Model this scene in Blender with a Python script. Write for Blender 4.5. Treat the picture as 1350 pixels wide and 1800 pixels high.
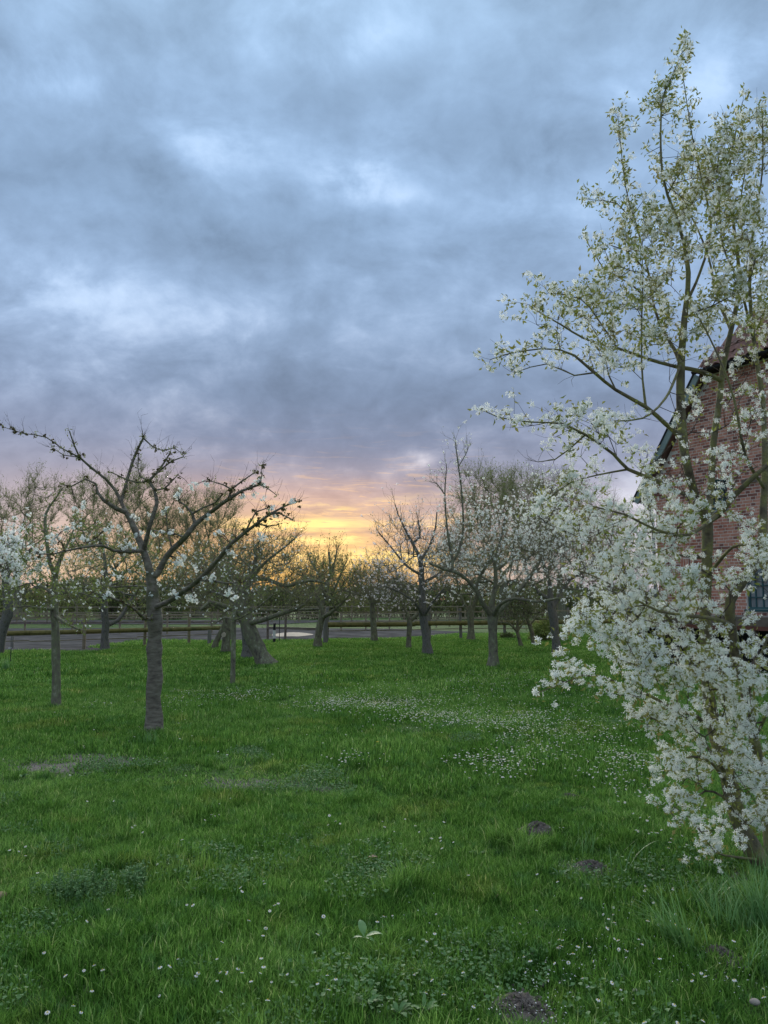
import bpy, math, random
import numpy as np
from mathutils import Vector, Matrix

for o in list(bpy.data.objects):
    bpy.data.objects.remove(o, do_unlink=True)
R = math.radians
C = bpy.context.scene.collection
SC = bpy.context.scene
rng = np.random.default_rng(11)
random.seed(5)

# ------------------------------------------------------------------ camera
PITCH = R(6.5); FPX = 1352.0; EYE = 1.6
cam = bpy.data.cameras.new('camera'); camo = bpy.data.objects.new('camera', cam); C.objects.link(camo)
camo.location = (0, 0, EYE); camo.rotation_euler = (R(90)+PITCH, 0, 0)
cam.sensor_fit = 'VERTICAL'; cam.sensor_height = 36.0; cam.lens = 36.0*FPX/1800.0
cam.clip_start = 0.05; cam.clip_end = 4000
SC.camera = camo

def ray(px, py):
    xc = (px-675)/FPX; yc = (900-py)/FPX
    return Vector((xc, math.cos(PITCH)-yc*math.sin(PITCH), math.sin(PITCH)+yc*math.cos(PITCH)))
def at(px, py, Y):
    d = ray(px, py); s = Y/d.y
    return Vector((d.x*s, Y, EYE+d.z*s))
def ground(px, py, z=0.0):
    d = ray(px, py); s = (z-EYE)/d.z
    return Vector((d.x*s, d.y*s, z))
def azel(px, py):
    d = ray(px, py).normalized()
    return math.atan2(d.x, d.y), math.asin(d.z)
def proj(P):   # world -> photo pixels
    P = np.asarray(P, float); y = P[..., 1]; z = P[..., 2]-EYE
    f = y*math.cos(PITCH)+z*math.sin(PITCH); u = -y*math.sin(PITCH)+z*math.cos(PITCH)
    return 675+FPX*P[..., 0]/f, 900-FPX*u/f

# ------------------------------------------------------------------ view
SC.view_settings.view_transform = 'Standard'; SC.view_settings.look = 'None'
SC.view_settings.exposure = 0.25; SC.view_settings.gamma = 1.0; SC.view_settings.use_curve_mapping = False

# ------------------------------------------------------------------ sun + sky
SUN_AZ = azel(590, 1000)[0]; SUN_EL = R(10.0)
sl = bpy.data.lights.new('sun', 'SUN'); sl.energy = 3.4; sl.angle = R(36); sl.color = (1.0, 0.92, 0.80)
so = bpy.data.objects.new('sun', sl); C.objects.link(so)
sd = Vector((math.sin(SUN_AZ)*math.cos(SUN_EL), math.cos(SUN_AZ)*math.cos(SUN_EL), math.sin(SUN_EL)))
so.rotation_euler = sd.to_track_quat('Z', 'Y').to_euler(); so.location = (0, 0, 30)

def lin(r, g, b):
    f = lambda c: (c/255/12.92) if c/255 <= .04045 else ((c/255+.055)/1.055)**2.4
    return (f(r), f(g), f(b), 1)

W = bpy.data.worlds.new('World'); SC.world = W; W.use_nodes = True
nt = W.node_tree; nt.nodes.clear()
class G:
    def __init__(s, nt): s.nt = nt
    def sock(s, node, i, v):
        if isinstance(v, bpy.types.NodeSocket): s.nt.links.new(v, node.inputs[i])
        elif v is not None: node.inputs[i].default_value = v
    def m(s, op, a, b=None, c=None, clamp=False):
        n = s.nt.nodes.new('ShaderNodeMath'); n.operation = op; n.use_clamp = clamp
        for i, v in enumerate((a, b, c)):
            if v is not None: s.sock(n, i, v)
        return n.outputs[0]
    def comb(s, x, y, z):
        n = s.nt.nodes.new('ShaderNodeCombineXYZ')
        for i, v in enumerate((x, y, z)): s.sock(n, i, v)
        return n.outputs[0]
    def sep(s, v):
        n = s.nt.nodes.new('ShaderNodeSeparateXYZ'); s.sock(n, 0, v); return n.outputs
    def noise(s, vec, scale, detail=4, rough=.5, dist=0, col=False):
        n = s.nt.nodes.new('ShaderNodeTexNoise'); s.sock(n, 'Vector', vec)
        n.inputs['Scale'].default_value = scale; n.inputs['Detail'].default_value = detail
        n.inputs['Roughness'].default_value = rough; n.inputs['Distortion'].default_value = dist
        return n.outputs[1 if col else 0]
    def ramp(s, f, stops, interp='LINEAR'):
        n = s.nt.nodes.new('ShaderNodeValToRGB'); s.sock(n, 0, f); r = n.color_ramp; r.interpolation = interp
        while len(r.elements) > 1: r.elements.remove(r.elements[-1])
        r.elements[0].position = stops[0][0]; r.elements[0].color = stops[0][1]
        for p, c in stops[1:]:
            e = r.elements.new(p); e.color = c
        return n.outputs[0]
    def mix(s, f, a, b, mode='MIX'):
        n = s.nt.nodes.new('ShaderNodeMix'); n.data_type = 'RGBA'; n.blend_type = mode; n.clamp_factor = True
        s.sock(n, 0, f); s.sock(n, 6, a); s.sock(n, 7, b); return n.outputs[2]
    def smooth(s, v, lo, hi, a=0., b=1.):
        n = s.nt.nodes.new('ShaderNodeMapRange'); n.interpolation_type = 'SMOOTHSTEP'
        for i, q in enumerate((v, lo, hi, a, b)): s.sock(n, i, q)
        return n.outputs[0]
g = G(nt)
tc = nt.nodes.new('ShaderNodeTexCoord'); D = tc.outputs['Generated']
dx, dy, dz = g.sep(D)
AZ = g.m('ARCTAN2', dx, dy); EL = g.m('ARCSINE', dz)
def gauss(a0, e0, sa, se, srcA=None, srcE=None):
    p = g.m('MULTIPLY', g.m('SUBTRACT', srcA or AZ, a0), 1/sa); q = g.m('MULTIPLY', g.m('SUBTRACT', srcE or EL, e0), 1/se)
    return g.m('EXPONENT', g.m('MULTIPLY', g.m('ADD', g.m('MULTIPLY', p, p), g.m('MULTIPLY', q, q)), -1.0))
def gpx(px, py, rx, ry, A=None, E=None):
    a, e = azel(px, py); a2, _ = azel(px+rx, py); _, e2 = azel(px, py-ry)
    return gauss(a, e, abs(a2-a), abs(e2-e), A, E)
# layer coordinates of a flat cloud deck
den = g.m('ADD', g.m('MAXIMUM', dz, 0.0), 0.58)
cu = g.m('DIVIDE', dx, den); cv = g.m('DIVIDE', dy, den)
CL = g.comb(cu, cv, 0.0)
warpc = g.noise(CL, 4.5, 3, .5, 0, True)
wx, wy, wz = g.sep(warpc)
AZw = g.m('ADD', AZ, g.m('MULTIPLY', g.m('SUBTRACT', wx, .5), .20))
ELw = g.m('ADD', EL, g.m('MULTIPLY', g.m('SUBTRACT', wy, .5), .16))
n1 = g.noise(CL, 2.6, 8, .56, .35)
n2 = g.noise(g.comb(g.m('MULTIPLY', cu, .9), g.m('MULTIPLY', cv, 1.15), 4.7), 7.6, 8, .58, .35)
n3 = g.noise(g.comb(cu, cv, 9.1), 19.0, 6, .6, .3)
eln = g.m('DIVIDE', EL, R(90))
def st(deg, c): return (deg/90.0, lin(*c))
cool = g.ramp(eln, [st(0, (172, 170, 184)), st(3, (188, 184, 194)), st(6.5, (176, 174, 190)), st(9, (150, 156, 178)), st(12, (137, 148, 174)),
                    st(15, (136, 154, 183)), st(20, (147, 171, 203)), st(27, (148, 176, 210)), st(34, (151, 180, 214)), st(41, (160, 190, 222)), (1.0, (1.38, 1.40, 1.40, 1))])
warm = g.ramp(eln, [st(0, (246, 176, 96)), st(2.4, (252, 200, 112)), st(4.3, (236, 186, 130)), st(6, (222, 182, 150)), st(7.6, (204, 172, 162)),
                    st(9.4, (172, 162, 174)), st(12, (142, 148, 174))])
a0 = azel(555, 1000)[0]
dA = g.m('SUBTRACT', AZ, a0)
sig = g.smooth(dA, -0.01, 0.01, R(20), R(12.5))
q = g.m('DIVIDE', dA, sig)
gl = g.m('EXPONENT', g.m('MULTIPLY', g.m('MULTIPLY', q, q), -1.0))
gl = g.m('MULTIPLY', gl, g.smooth(EL, R(13), R(8.5)))
base = g.mix(gl, cool, warm)
# brightness modulation
mod = g.m('ADD', g.m('MULTIPLY', g.m('SUBTRACT', n1, .5), 1.05), g.m('MULTIPLY', g.m('SUBTRACT', n2, .5), 1.0))
mod = g.m('ADD', mod, g.m('MULTIPLY', g.m('SUBTRACT', n3, .5), .45))
wisp = g.smooth(n2, .34, .60, .35, 1.35)
feat = None
for (px, py, rx, ry, s) in [(640, 312, 65, 45, .42), (350, 235, 90, 70, .16), (95, 110, 90, 45, .30), (690, 372, 90, 30, .28), (230, 540, 200, 60, .14),
                            (1130, 160, 130, 60, .18), (1310, 80, 90, 100, .35), (560, 20, 130, 50, .25), (960, 330, 90, 120, .16), (150, 470, 160, 60, .12),
                            (1130, 870, 160, 110, .22), (250, 330, 120, 120, -.14), (480, 420, 150, 70, -.22), (800, 250, 150, 130, -.24), (560, 130, 160, 60, -.20),
                            (740, 705, 330, 70, -.32), (300, 690, 380, 60, -.03), (40, 260, 130, 110, -.22), (1010, 60, 160, 90, -.14), (60, 640, 160, 50, .06), (900, 560, 120, 60, -.12),
                            (520, 590, 160, 30, -.12), (740, 830, 50, 14, .25), (980, 700, 120, 40, .10), (620, 780, 250, 26, -.14)]:
    t = g.m('MULTIPLY', gpx(px, py, rx, ry, AZw, ELw), g.m('MULTIPLY', wisp, s*(.8 if s > 0 else .7)))
    feat = t if feat is None else g.m('ADD', feat, t)
mod = g.m('MULTIPLY', mod, g.smooth(EL, R(2), R(17), .25, 1.0))
mod = g.m('ADD', mod, feat)
mod = g.m('MAXIMUM', g.m('ADD', mod, 1.0), 0.45)
sky = g.mix(1.0, base, g.comb(mod, mod, mod), 'MULTIPLY')
hl = g.smooth(mod, 1.08, 1.6)
sky = g.mix(g.m('MULTIPLY', hl, .35), sky, lin(206, 222, 240))
# long thin sunset streaks
SV = g.comb(g.m('MULTIPLY', AZ, 7.0), g.m('MULTIPLY', g.m('ADD', EL, g.m('MULTIPLY', g.m('SUBTRACT', n3, .5), .012)), 95.0), 2.0)
s1 = g.noise(SV, 1.0, 6, .6, .6)
SV2 = g.comb(g.m('MULTIPLY', AZ, 16.0), g.m('MULTIPLY', EL, 150.0), 7.0)
s2 = g.noise(SV2, 1.0, 5, .62, .8)
win = g.m('MULTIPLY', gpx(600, 958, 270, 66), 1.15)
bright = g.m('MULTIPLY', g.smooth(s1, .53, .70), win, clamp=True)
sky = g.mix(g.m('MULTIPLY', bright, 1.0, clamp=True), sky, (1.3, .92, .34, 1))
fine = g.m('MULTIPLY', g.smooth(s2, .52, .68), gpx(640, 930, 240, 95))
sky = g.mix(g.m('MULTIPLY', fine, .75), sky, (1.1, .68, .32, 1))
dark = g.m('MULTIPLY', g.smooth(s1, .50, .36), gpx(640, 925, 330, 60))
sky = g.mix(g.m('MULTIPLY', dark, .55), sky, lin(178, 148, 142))
for (px, py, rx, ry, s) in [(515, 921, 105, 9, 1.7), (545, 952, 70, 7, 1.2), (690, 978, 120, 11, 1.3), (600, 935, 60, 3, .6), (595, 893, 26, 3, .7), (600, 990, 170, 16, .5)]:
    f = g.m('MULTIPLY', gpx(px, py, rx, ry, AZ, g.m('ADD', EL, g.m('MULTIPLY', g.m('SUBTRACT', s1, .5), .010))), g.smooth(s2, .30, .56), clamp=True)
    sky = g.mix(g.m('MULTIPLY', f, s, clamp=True), sky, (1.25, .88, .33, 1))
# the clear sky above the deck, seen thinly through it
ns = nt.nodes.new('ShaderNodeTexSky'); ns.sky_type = 'NISHITA'; ns.sun_disc = False
ns.sun_elevation = SUN_EL; ns.sun_rotation = SUN_AZ
thin = g.m('MULTIPLY', g.smooth(mod, .9, 1.6), .012)
sky = g.mix(1.0, sky, g.mix(1.0, ns.outputs[0], g.comb(thin, thin, thin), 'MULTIPLY'), 'ADD')
# below the horizon: dull ground colour
sky = g.mix(g.smooth(EL, R(-1.0), R(-4.0)), sky, (.05, .06, .04, 1))
bg = nt.nodes.new('ShaderNodeBackground'); out = nt.nodes.new('ShaderNodeOutputWorld')
nt.links.new(sky, bg.inputs[0]); bg.inputs[1].default_value = 0.93
nt.links.new(bg.outputs[0], out.inputs[0])
W.cycles.sampling_method = 'MANUAL'; W.cycles.sample_map_resolution = 512
try:
    SC.cycles.max_bounces = 8; SC.cycles.diffuse_bounces = 6; SC.cycles.glossy_bounces = 2; SC.cycles.transmission_bounces = 3
    SC.cycles.transparent_max_bounces = 4
except Exception: pass

# ------------------------------------------------------------------ materials
def material(name, cols, scale=3.0, rough=.85, detail=5, bump=0.0, bscale=None, stretch=(1, 1, 1), trans=0.0, tcol=None, coord='pos', spec=.2, stops=None, metal=0.0):
    m = bpy.data.materials.new(name); m.use_nodes = True; n = m.node_tree; n.nodes.clear(); k = G(n)
    o = n.nodes.new('ShaderNodeOutputMaterial'); b = n.nodes.new('ShaderNodeBsdfPrincipled')
    if coord == 'pos':
        ge = n.nodes.new('ShaderNodeNewGeometry'); v = ge.outputs['Position']
    else:
        t = n.nodes.new('ShaderNodeTexCoord'); v = t.outputs['Object']
    mp = n.nodes.new('ShaderNodeMapping'); n.links.new(v, mp.inputs[0]); mp.inputs['Scale'].default_value = stretch
    v = mp.outputs[0]
    f = k.noise(v, scale, detail, .6, .2)
    pos = stops or [.32+.36*i/max(1, len(cols)-1) for i in range(len(cols))]
    c = k.ramp(f, [(p, (*q, 1)) for p, q in zip(pos, cols)])
    n.links.new(c, b.inputs['Base Color']); b.inputs['Roughness'].default_value = rough
    b.inputs['Specular IOR Level'].default_value = spec; b.inputs['Metallic'].default_value = metal
    if bump:
        bn = n.nodes.new('ShaderNodeBump'); bn.inputs['Strength'].default_value = min(1, bump); bn.inputs['Distance'].default_value = .02
        n.links.new(k.noise(v, bscale or scale*4, 4, .6), bn.inputs['Height']); n.links.new(bn.outputs[0], b.inputs['Normal'])
    sh = b.outputs[0]
    if trans:
        tr = n.nodes.new('ShaderNodeBsdfTranslucent')
        if tcol: tr.inputs[0].default_value = (*tcol, 1)
        else: n.links.new(c, tr.inputs[0])
        mx = n.nodes.new('ShaderNodeMixShader'); mx.inputs[0].default_value = trans
        n.links.new(sh, mx.inputs[1]); n.links.new(tr.outputs[0], mx.inputs[2]); sh = mx.outputs[0]
    n.links.new(sh, o.inputs[0]); m['k'] = 1
    return m

def cherry_bark():
    m = material('cherry_bark', [(.10, .085, .07), (.18, .16, .125), (.25, .23, .18)], 9, .8, bump=.5, stretch=(1, 1, 3.5))
    n = m.node_tree; k = G(n); b = [x for x in n.nodes if x.type == 'BSDF_PRINCIPLED'][0]
    src = b.inputs['Base Color'].links[0].from_socket
    ge = n.nodes.new('ShaderNodeNewGeometry'); x, y, z = k.sep(ge.outputs['Position'])
    w = k.noise(k.comb(k.m('MULTIPLY', x, 14), k.m('MULTIPLY', y, 14), k.m('MULTIPLY', z, 62)), 1, 5, .65, .4)
    c = k.mix(k.smooth(w, .58, .70, 0, .7), src, (.24, .22, .18, 1)); c = k.mix(k.smooth(w, .40, .30, 0, .6), c, (.05, .042, .034, 1))
    mo = k.noise(ge.outputs['Position'], 2.6, 4, .6)
    c = k.mix(k.m('MULTIPLY', k.smooth(mo, .5, .62), k.smooth(z, .7, 2.0)), c, (.09, .095, .045, 1))
    n.links.new(c, b.inputs['Base Color']); return m

M = {}
M['cherry_bark'] = cherry_bark()
M['apple_bark'] = material('apple_bark', [(.085, .075, .058), (.17, .155, .115), (.18, .19, .11), (.30, .29, .22)], 14, .9, bump=.8, bscale=30, stretch=(1, 1, .6))
M['grey_bark'] = material('grey_bark', [(.08, .075, .065), (.17, .165, .15), (.12, .12, .08)], 16, .9, bump=.8, bscale=35, stretch=(1, 1, .5))
M['mossy_bark'] = material('mossy_bark', [(.09, .075, .052), (.17, .15, .095), (.21, .205, .08), (.28, .26, .17)], 11, .9, bump=.5, bscale=50)
M['twig'] = material('twig', [(.15, .135, .085), (.24, .215, .14)], 6, .85)
M['twig_olive'] = material('twig_olive', [(.24, .23, .13), (.36, .34, .20)], 6, .85)
M['twig_dark'] = material('twig_dark', [(.06, .048, .038), (.11, .085, .065)], 6, .8)
M['leaf_green'] = material('leaf_green', [(.16, .22, .055), (.25, .31, .09)], 5, .6, trans=.35)
M['leaf_olive'] = material('leaf_olive', [(.19, .225, .07), (.28, .32, .105)], 5, .6, trans=.35)
M['leaf_dark'] = material('leaf_dark', [(.10, .15, .05), (.17, .21, .07)], 5, .6, trans=.3)
M['leaf_bronze'] = material('leaf_bronze', [(.21, .27, .06), (.30, .33, .085), (.30, .25, .10)], 7, .55, trans=.4)
M['bud_bronze'] = material('bud_bronze', [(.11, .085, .045), (.17, .14, .06)], 7, .6, trans=.2)
M['petal'] = material('petal', [(.86, .92, .86), (.94, .96, .93)], 20, .6, trans=.5)
M['petal_pink'] = material('petal_pink', [(.84, .79, .79), (.92, .89, .89)], 20, .6, trans=.5)
M['soil'] = material('soil', [(.08, .066, .056), (.16, .135, .118), (.24, .21, .185)], 18, .95, bump=1, bscale=60)
M['arena'] = material('arena', [(.06, .057, .054), (.105, .10, .095), (.155, .148, .14)], .9, 1.0, bump=1, bscale=9, detail=8, spec=0.0)
M['sawdust'] = material('sawdust', [(.38, .32, .24), (.5, .43, .33)], 5, .95)
M['wood_pale'] = material('wood_pale', [(.20, .165, .11), (.30, .26, .18)], 6, .85, stretch=(1, 1, 4))
M['wood_moss'] = material('wood_moss', [(.11, .10, .035), (.19, .165, .06), (.08, .085, .03)], 3, .9, bump=.4)
M['wood_grey'] = material('wood_grey', [(.15, .145, .13), (.25, .24, .22)], 6, .85, stretch=(3, 3, .6), bump=.4)
M['wood_brown'] = material('wood_brown', [(.12, .095, .075), (.19, .155, .125)], 5, .8, bump=.3)
M['wood_red'] = material('wood_red', [(.14, .055, .04), (.19, .08, .06)], 5, .7)
M['brick_red'] = material('brick_red', [(.32, .12, .078), (.49, .205, .14), (.56, .28, .20), (.38, .175, .135)], 2.7, .9, detail=8, bump=.5, bscale=60)
M['brick_dark'] = material('brick_dark', [(.20, .09, .07), (.30, .13, .10)], 5, .85, bump=.5, bscale=60)
M['mortar'] = material('mortar', [(.62, .56, .48), (.78, .72, .63)], 5, .95)
M['tile'] = material('tile', [(.13, .075, .065), (.21, .115, .095), (.19, .14, .125)], 4, .8, bump=.3)
M['verge_paint'] = material('verge_paint', [(.18, .24, .22), (.25, .31, .29)], 3, .6)
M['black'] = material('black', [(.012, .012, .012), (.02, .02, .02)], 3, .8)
M['zinc'] = material('zinc', [(.24, .26, .28), (.33, .35, .37)], 4, .5, metal=.3)
M['teal_paint'] = material('teal_paint', [(.035, .09, .095), (.05, .12, .125)], 5, .5)
M['glass'] = material('glass', [(.02, .026, .03), (.035, .042, .046)], 2, .12, spec=.6)
M['curtain'] = material('curtain', [(.18, .2, .2), (.32, .34, .34)], 3, .6, stretch=(6, 6, .3))
M['iron'] = material('iron', [(.02, .02, .022), (.035, .035, .04)], 4, .7)
M['water'] = material('water', [(.02, .02, .02), (.03, .03, .03)], 1, .03, spec=.8)
M['white_plastic'] = material('white_plastic', [(.6, .6, .6), (.7, .7, .7)], 3, .5)
M['daisy_white'] = material('daisy_white', [(.85, .85, .85), (.92, .92, .92)], 3, .6, trans=.25)
M['daisy_yellow'] = material('daisy_yellow', [(.7, .5, .05), (.75, .55, .07)], 3, .7)
M['stone'] = material('stone', [(.25, .22, .19), (.42, .38, .33)], 9, .9)
M['plant_pale'] = material('plant_pale', [(.12, .26, .09), (.18, .34, .13)], 9, .45, trans=.3, spec=.4)
M['plant_grey'] = material('plant_grey', [(.10, .21, .07), (.16, .29, .11)], 9, .6, trans=.25)
M['blade_long'] = material('blade_long', [(.10, .24, .07), (.17, .34, .10), (.27, .42, .15)], 6, .45, trans=.3, spec=.35)
M['dry_leaf'] = material('dry_leaf', [(.25, .17, .1), (.35, .26, .17)], 9, .8)
M['cut_wood'] = material('cut_wood', [(.5, .43, .33), (.62, .55, .44)], 8, .8)

def grass_mat(name, cols, yel, blu, sh_rough=.5):
    m = bpy.data.materials.new(name); m.use_nodes = True; n = m.node_tree; n.nodes.clear(); k = G(n)
    o = n.nodes.new('ShaderNodeOutputMaterial'); b = n.nodes.new('ShaderNodeBsdfPrincipled')
    ge = n.nodes.new('ShaderNodeNewGeometry'); P = ge.outputs['Position']
    big = k.noise(P, .55, 4, .6, .3); mid = k.noise(P, 2.8, 4, .6, .3)
    oi = n.nodes.new('ShaderNodeObjectInfo')
    fine = k.noise(P, 55, 2, .5)
    f = k.m('ADD', k.m('MULTIPLY', big, .5), k.m('ADD', k.m('MULTIPLY', mid, .35), k.m('MULTIPLY', fine, .15)))
    c = k.ramp(f, [(.40, (*cols[0], 1)), (.5, (*cols[1], 1)), (.60, (*cols[2], 1))])
    c = k.mix(k.smooth(k.noise(P, 1.3, 3, .6, .5), .54, .70, 0, .75), c, (*yel, 1))
    c = k.mix(k.smooth(k.noise(P, 8.0, 2, .5, 0), .54, .68, 0, .6), c, (*blu, 1))
    ta = n.nodes.new('ShaderNodeAttribute'); ta.attribute_name = 'tone'; tn = ta.outputs['Fac']
    c = k.mix(1.0, c, k.ramp(tn, [(0, (.22, .28, .22, 1)), (.35, (.66, .72, .62, 1)), (.8, (1.2, 1.15, 1.15, 1)), (.955, (1.7, 1.45, 1.7, 1)), (.97, (2.8, 1.7, 3.2, 1))]), 'MULTIPLY')
    n.links.new(c, b.inputs['Base Color']); b.inputs['Roughness'].default_value = .7; b.inputs['Specular IOR Level'].default_value = .12
    tr = n.nodes.new('ShaderNodeBsdfTranslucent'); n.links.new(c, tr.inputs[0])
    mx = n.nodes.new('ShaderNodeMixShader'); mx.inputs[0].default_value = .42
    n.links.new(b.outputs[0], mx.inputs[1]); n.links.new(tr.outputs[0], mx.inputs[2]); n.links.new(mx.outputs[0], o.inputs[0])
    return m
M['grass'] = grass_mat('grass', [(.10, .245, .036), (.165, .345, .064), (.235, .43, .098)], (.27, .39, .08), (.12, .29, .09))

def ground_mat():
    m = bpy.data.materials.new('meadow'); m.use_nodes = True; n = m.node_tree; n.nodes.clear(); k = G(n)
    o = n.nodes.new('ShaderNodeOutputMaterial'); b = n.nodes.new('ShaderNodeBsdfPrincipled')
    ge = n.nodes.new('ShaderNodeNewGeometry'); P = ge.outputs['Position']
    c = k.ramp(k.noise(P, 1.1, 6, .65, .3), [(.35, (.045, .085, .022, 1)), (.5, (.065, .12, .032, 1)), (.65, (.09, .15, .045, 1))])
    at_ = n.nodes.new('ShaderNodeAttribute'); at_.attribute_name = 'soil'
    s = k.smooth(k.m('ADD', at_.outputs['Fac'], k.m('MULTIPLY', k.m('SUBTRACT', k.noise(P, 9, 5, .6), .5), .9)), .35, .65)
    sc = k.ramp(k.noise(P, 24, 6, .65), [(.35, (.10, .088, .08, 1)), (.65, (.22, .20, .18, 1))])
    c = k.mix(s, c, sc)
    n.links.new(c, b.inputs['Base Color']); b.inputs['Roughness'].default_value = .95; b.inputs['Specular IOR Level'].default_value = .1
    bn = n.nodes.new('ShaderNodeBump'); bn.inputs['Strength'].default_value = .8; bn.inputs['Distance'].default_value = .05
    n.links.new(k.noise(P, 14, 5, .6), bn.inputs['Height']); n.links.new(bn.outputs[0], b.inputs['Normal'])
    n.links.new(b.outputs[0], o.inputs[0]); return m
M['meadow'] = ground_mat()

# ------------------------------------------------------------------ mesh helpers
def mesh_np(name, V, F, mats, mi=None, smooth=False):
    """V (n,3); F list of (k,m) int arrays with 3 or 4 columns"""
    me = bpy.data.meshes.new(name)
    V = np.asarray(V, np.float32); me.vertices.add(len(V)); me.vertices.foreach_set('co', V.ravel())
    F = [np.asarray(f, np.int32) for f in F if len(f)]
    loops = np.concatenate([f.ravel() for f in F]); tot = np.concatenate([np.full(len(f), f.shape[1], np.int32) for f in F])
    me.loops.add(len(loops)); me.loops.foreach_set('vertex_index', loops)
    me.polygons.add(len(tot)); start = np.zeros(len(tot), np.int32); start[1:] = np.cumsum(tot)[:-1]
    me.polygons.foreach_set('loop_start', start); me.polygons.foreach_set('loop_total', tot)
    if mi is not None: me.polygons.foreach_set('material_index', np.asarray(mi, np.int32))
    me.polygons.foreach_set('use_smooth', np.full(len(tot), smooth))
    for m in (mats if isinstance(mats, (list, tuple)) else [mats]): me.materials.append(m)
    me.update(); me.validate(); return me

def link(name, data, parent=None, loc=None, rot=None):
    o = bpy.data.objects.new(name, data); C.objects.link(o)
    if parent is not None: o.parent = parent
    if loc is not None: o.location = loc
    if rot is not None: o.rotation_euler = rot
    return o
def tag(o, label=None, cat=None, group=None, kind=None):
    if label: o['label'] = label
    if cat: o['category'] = cat
    if group: o['group'] = group
    if kind: o['kind'] = kind
    return o
def thing(name, label, cat, loc=(0, 0, 0), rz=0, group=None):
    return tag(link(name, None, None, loc, (0, 0, rz)), label, cat, group)

class MB:
    def __init__(s): s.v = []; s.f4 = []; s.f3 = []; s.n = 0
    def add(s, V, F):
        V = np.asarray(V, float); s.v.append(V)
        for f in F:
            (s.f4 if len(f) == 4 else s.f3).append([i+s.n for i in f])
        s.n += len(V); return s
    def addnp(s, V, F):
        V = np.asarray(V, float).reshape(-1, 3); s.v.append(V)
        F = np.asarray(F)+s.n
        (s.f4 if F.shape[1] == 4 else s.f3).extend(F.tolist()); s.n += len(V); return s
    def box(s, x0, x1, y0, y1, z0, z1, jit=0):
        V = np.array([(x, y, z) for z in (z0, z1) for y in (y0, y1) for x in (x0, x1)], float)
        if jit: V += rng.normal(0, jit, V.shape)
        return s.add(V, [(0, 2, 3, 1), (4, 5, 7, 6), (0, 1, 5, 4), (2, 6, 7, 3), (0, 4, 6, 2), (1, 3, 7, 5)])
    def beam(s, a, b, w, h, up=Vector((0, 0, 1)), cham=0):
        a = Vector(a); b = Vector(b); d = (b-a).normalized(); sd = d.cross(up)
        if sd.length < 1e-3: sd = d.cross(Vector((1, 0, 0)))
        sd.normalize(); u = sd.cross(d)
        V = []
        for p in (a, b):
            for sx, sz in ((-1, -1), (1, -1), (1, 1), (-1, 1)): V.append(tuple(p+sd*sx*w/2+u*sz*h/2))
        return s.add(V, [(0, 1, 2, 3), (7, 6, 5, 4), (0, 4, 5, 1), (1, 5, 6, 2), (2, 6, 7, 3), (3, 7, 4, 0)])
    def tube(s, P, Rr, sides=8, caps=True):
        P = np.asarray(P, float)[None]; Rr = np.asarray(Rr, float)[None]
        V, F = tube_arrays(P, Rr, sides); n = P.shape[1]
        s.addnp(V, F)
        if caps:
            b = s.n-len(V)
            s.v.append(np.array([P[0, 0], P[0, -1]])); c0 = s.n; s.n += 2
            for i in range(sides):
                j = (i+1) % sides
                s.f3.append([c0, b+j, b+i]); e = b+(n-1)*sides
                s.f3.append([c0+1, e+i, e+j])
        return s
    def mesh(s, name, mats, smooth=False):
        return mesh_np(name, np.concatenate(s.v), [np.array(s.f4) if s.f4 else [], np.array(s.f3) if s.f3 else []], mats, None, smooth)
    def build(s, name, mats, parent=None, loc=None, smooth=False, rot=None):
        return link(name, s.mesh(name, mats, smooth), parent, loc, rot)

def norm(a): return a/np.maximum(np.linalg.norm(a, axis=-1, keepdims=True), 1e-9)
def tube_arrays(P, Rr, S, jit=0):
    B, N, _ = P.shape
    T = norm(np.gradient(P, axis=1)); mean = norm(P[:, -1]-P[:, 0])
    ref = np.where(np.abs(mean[:, 2:3]) < .8, np.array([[0, 0, 1.]]), np.array([[1., 0, 0]]))
    U = norm(np.cross(T, ref[:, None, :])); Vv = np.cross(T, U)
    a = np.arange(S)*2*np.pi/S
    rr = Rr[:, :, None]*(1+(rng.normal(0, jit, (B, N, S)) if jit else 0))
    X = P[:, :, None, :]+rr[..., None]*(U[:, :, None, :]*np.cos(a)[None, None, :, None]+Vv[:, :, None, :]*np.sin(a)[None, None, :, None])
    i = np.arange(N-1)[:, None]*S+np.arange(S)[None]; j = np.arange(N-1)[:, None]*S+(np.arange(S)+1)[None] % S
    F = np.stack([i, j, j+S, i+S], -1).reshape(-1, 4)
    F = (F[None]+(np.arange(B)*N*S)[:, None, None]).reshape(-1, 4)
    return X.reshape(-1, 3), F
def batch_tubes(branches, S, jit=0):
    """branches: list of (P(n,3), R(n)) -> V,F"""
    by = {}
    for p, r in branches: by.setdefault(len(p), []).append((p, r))
    Vs, Fs, n = [], [], 0
    for k, L in by.items():
        if k < 2: continue
        V, F = tube_arrays(np.array([a for a, _ in L]), np.array([b for _, b in L]), S, jit)
        Vs.append(V); Fs.append(F+n); n += len(V)
    return np.concatenate(Vs), np.concatenate(Fs)
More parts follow.
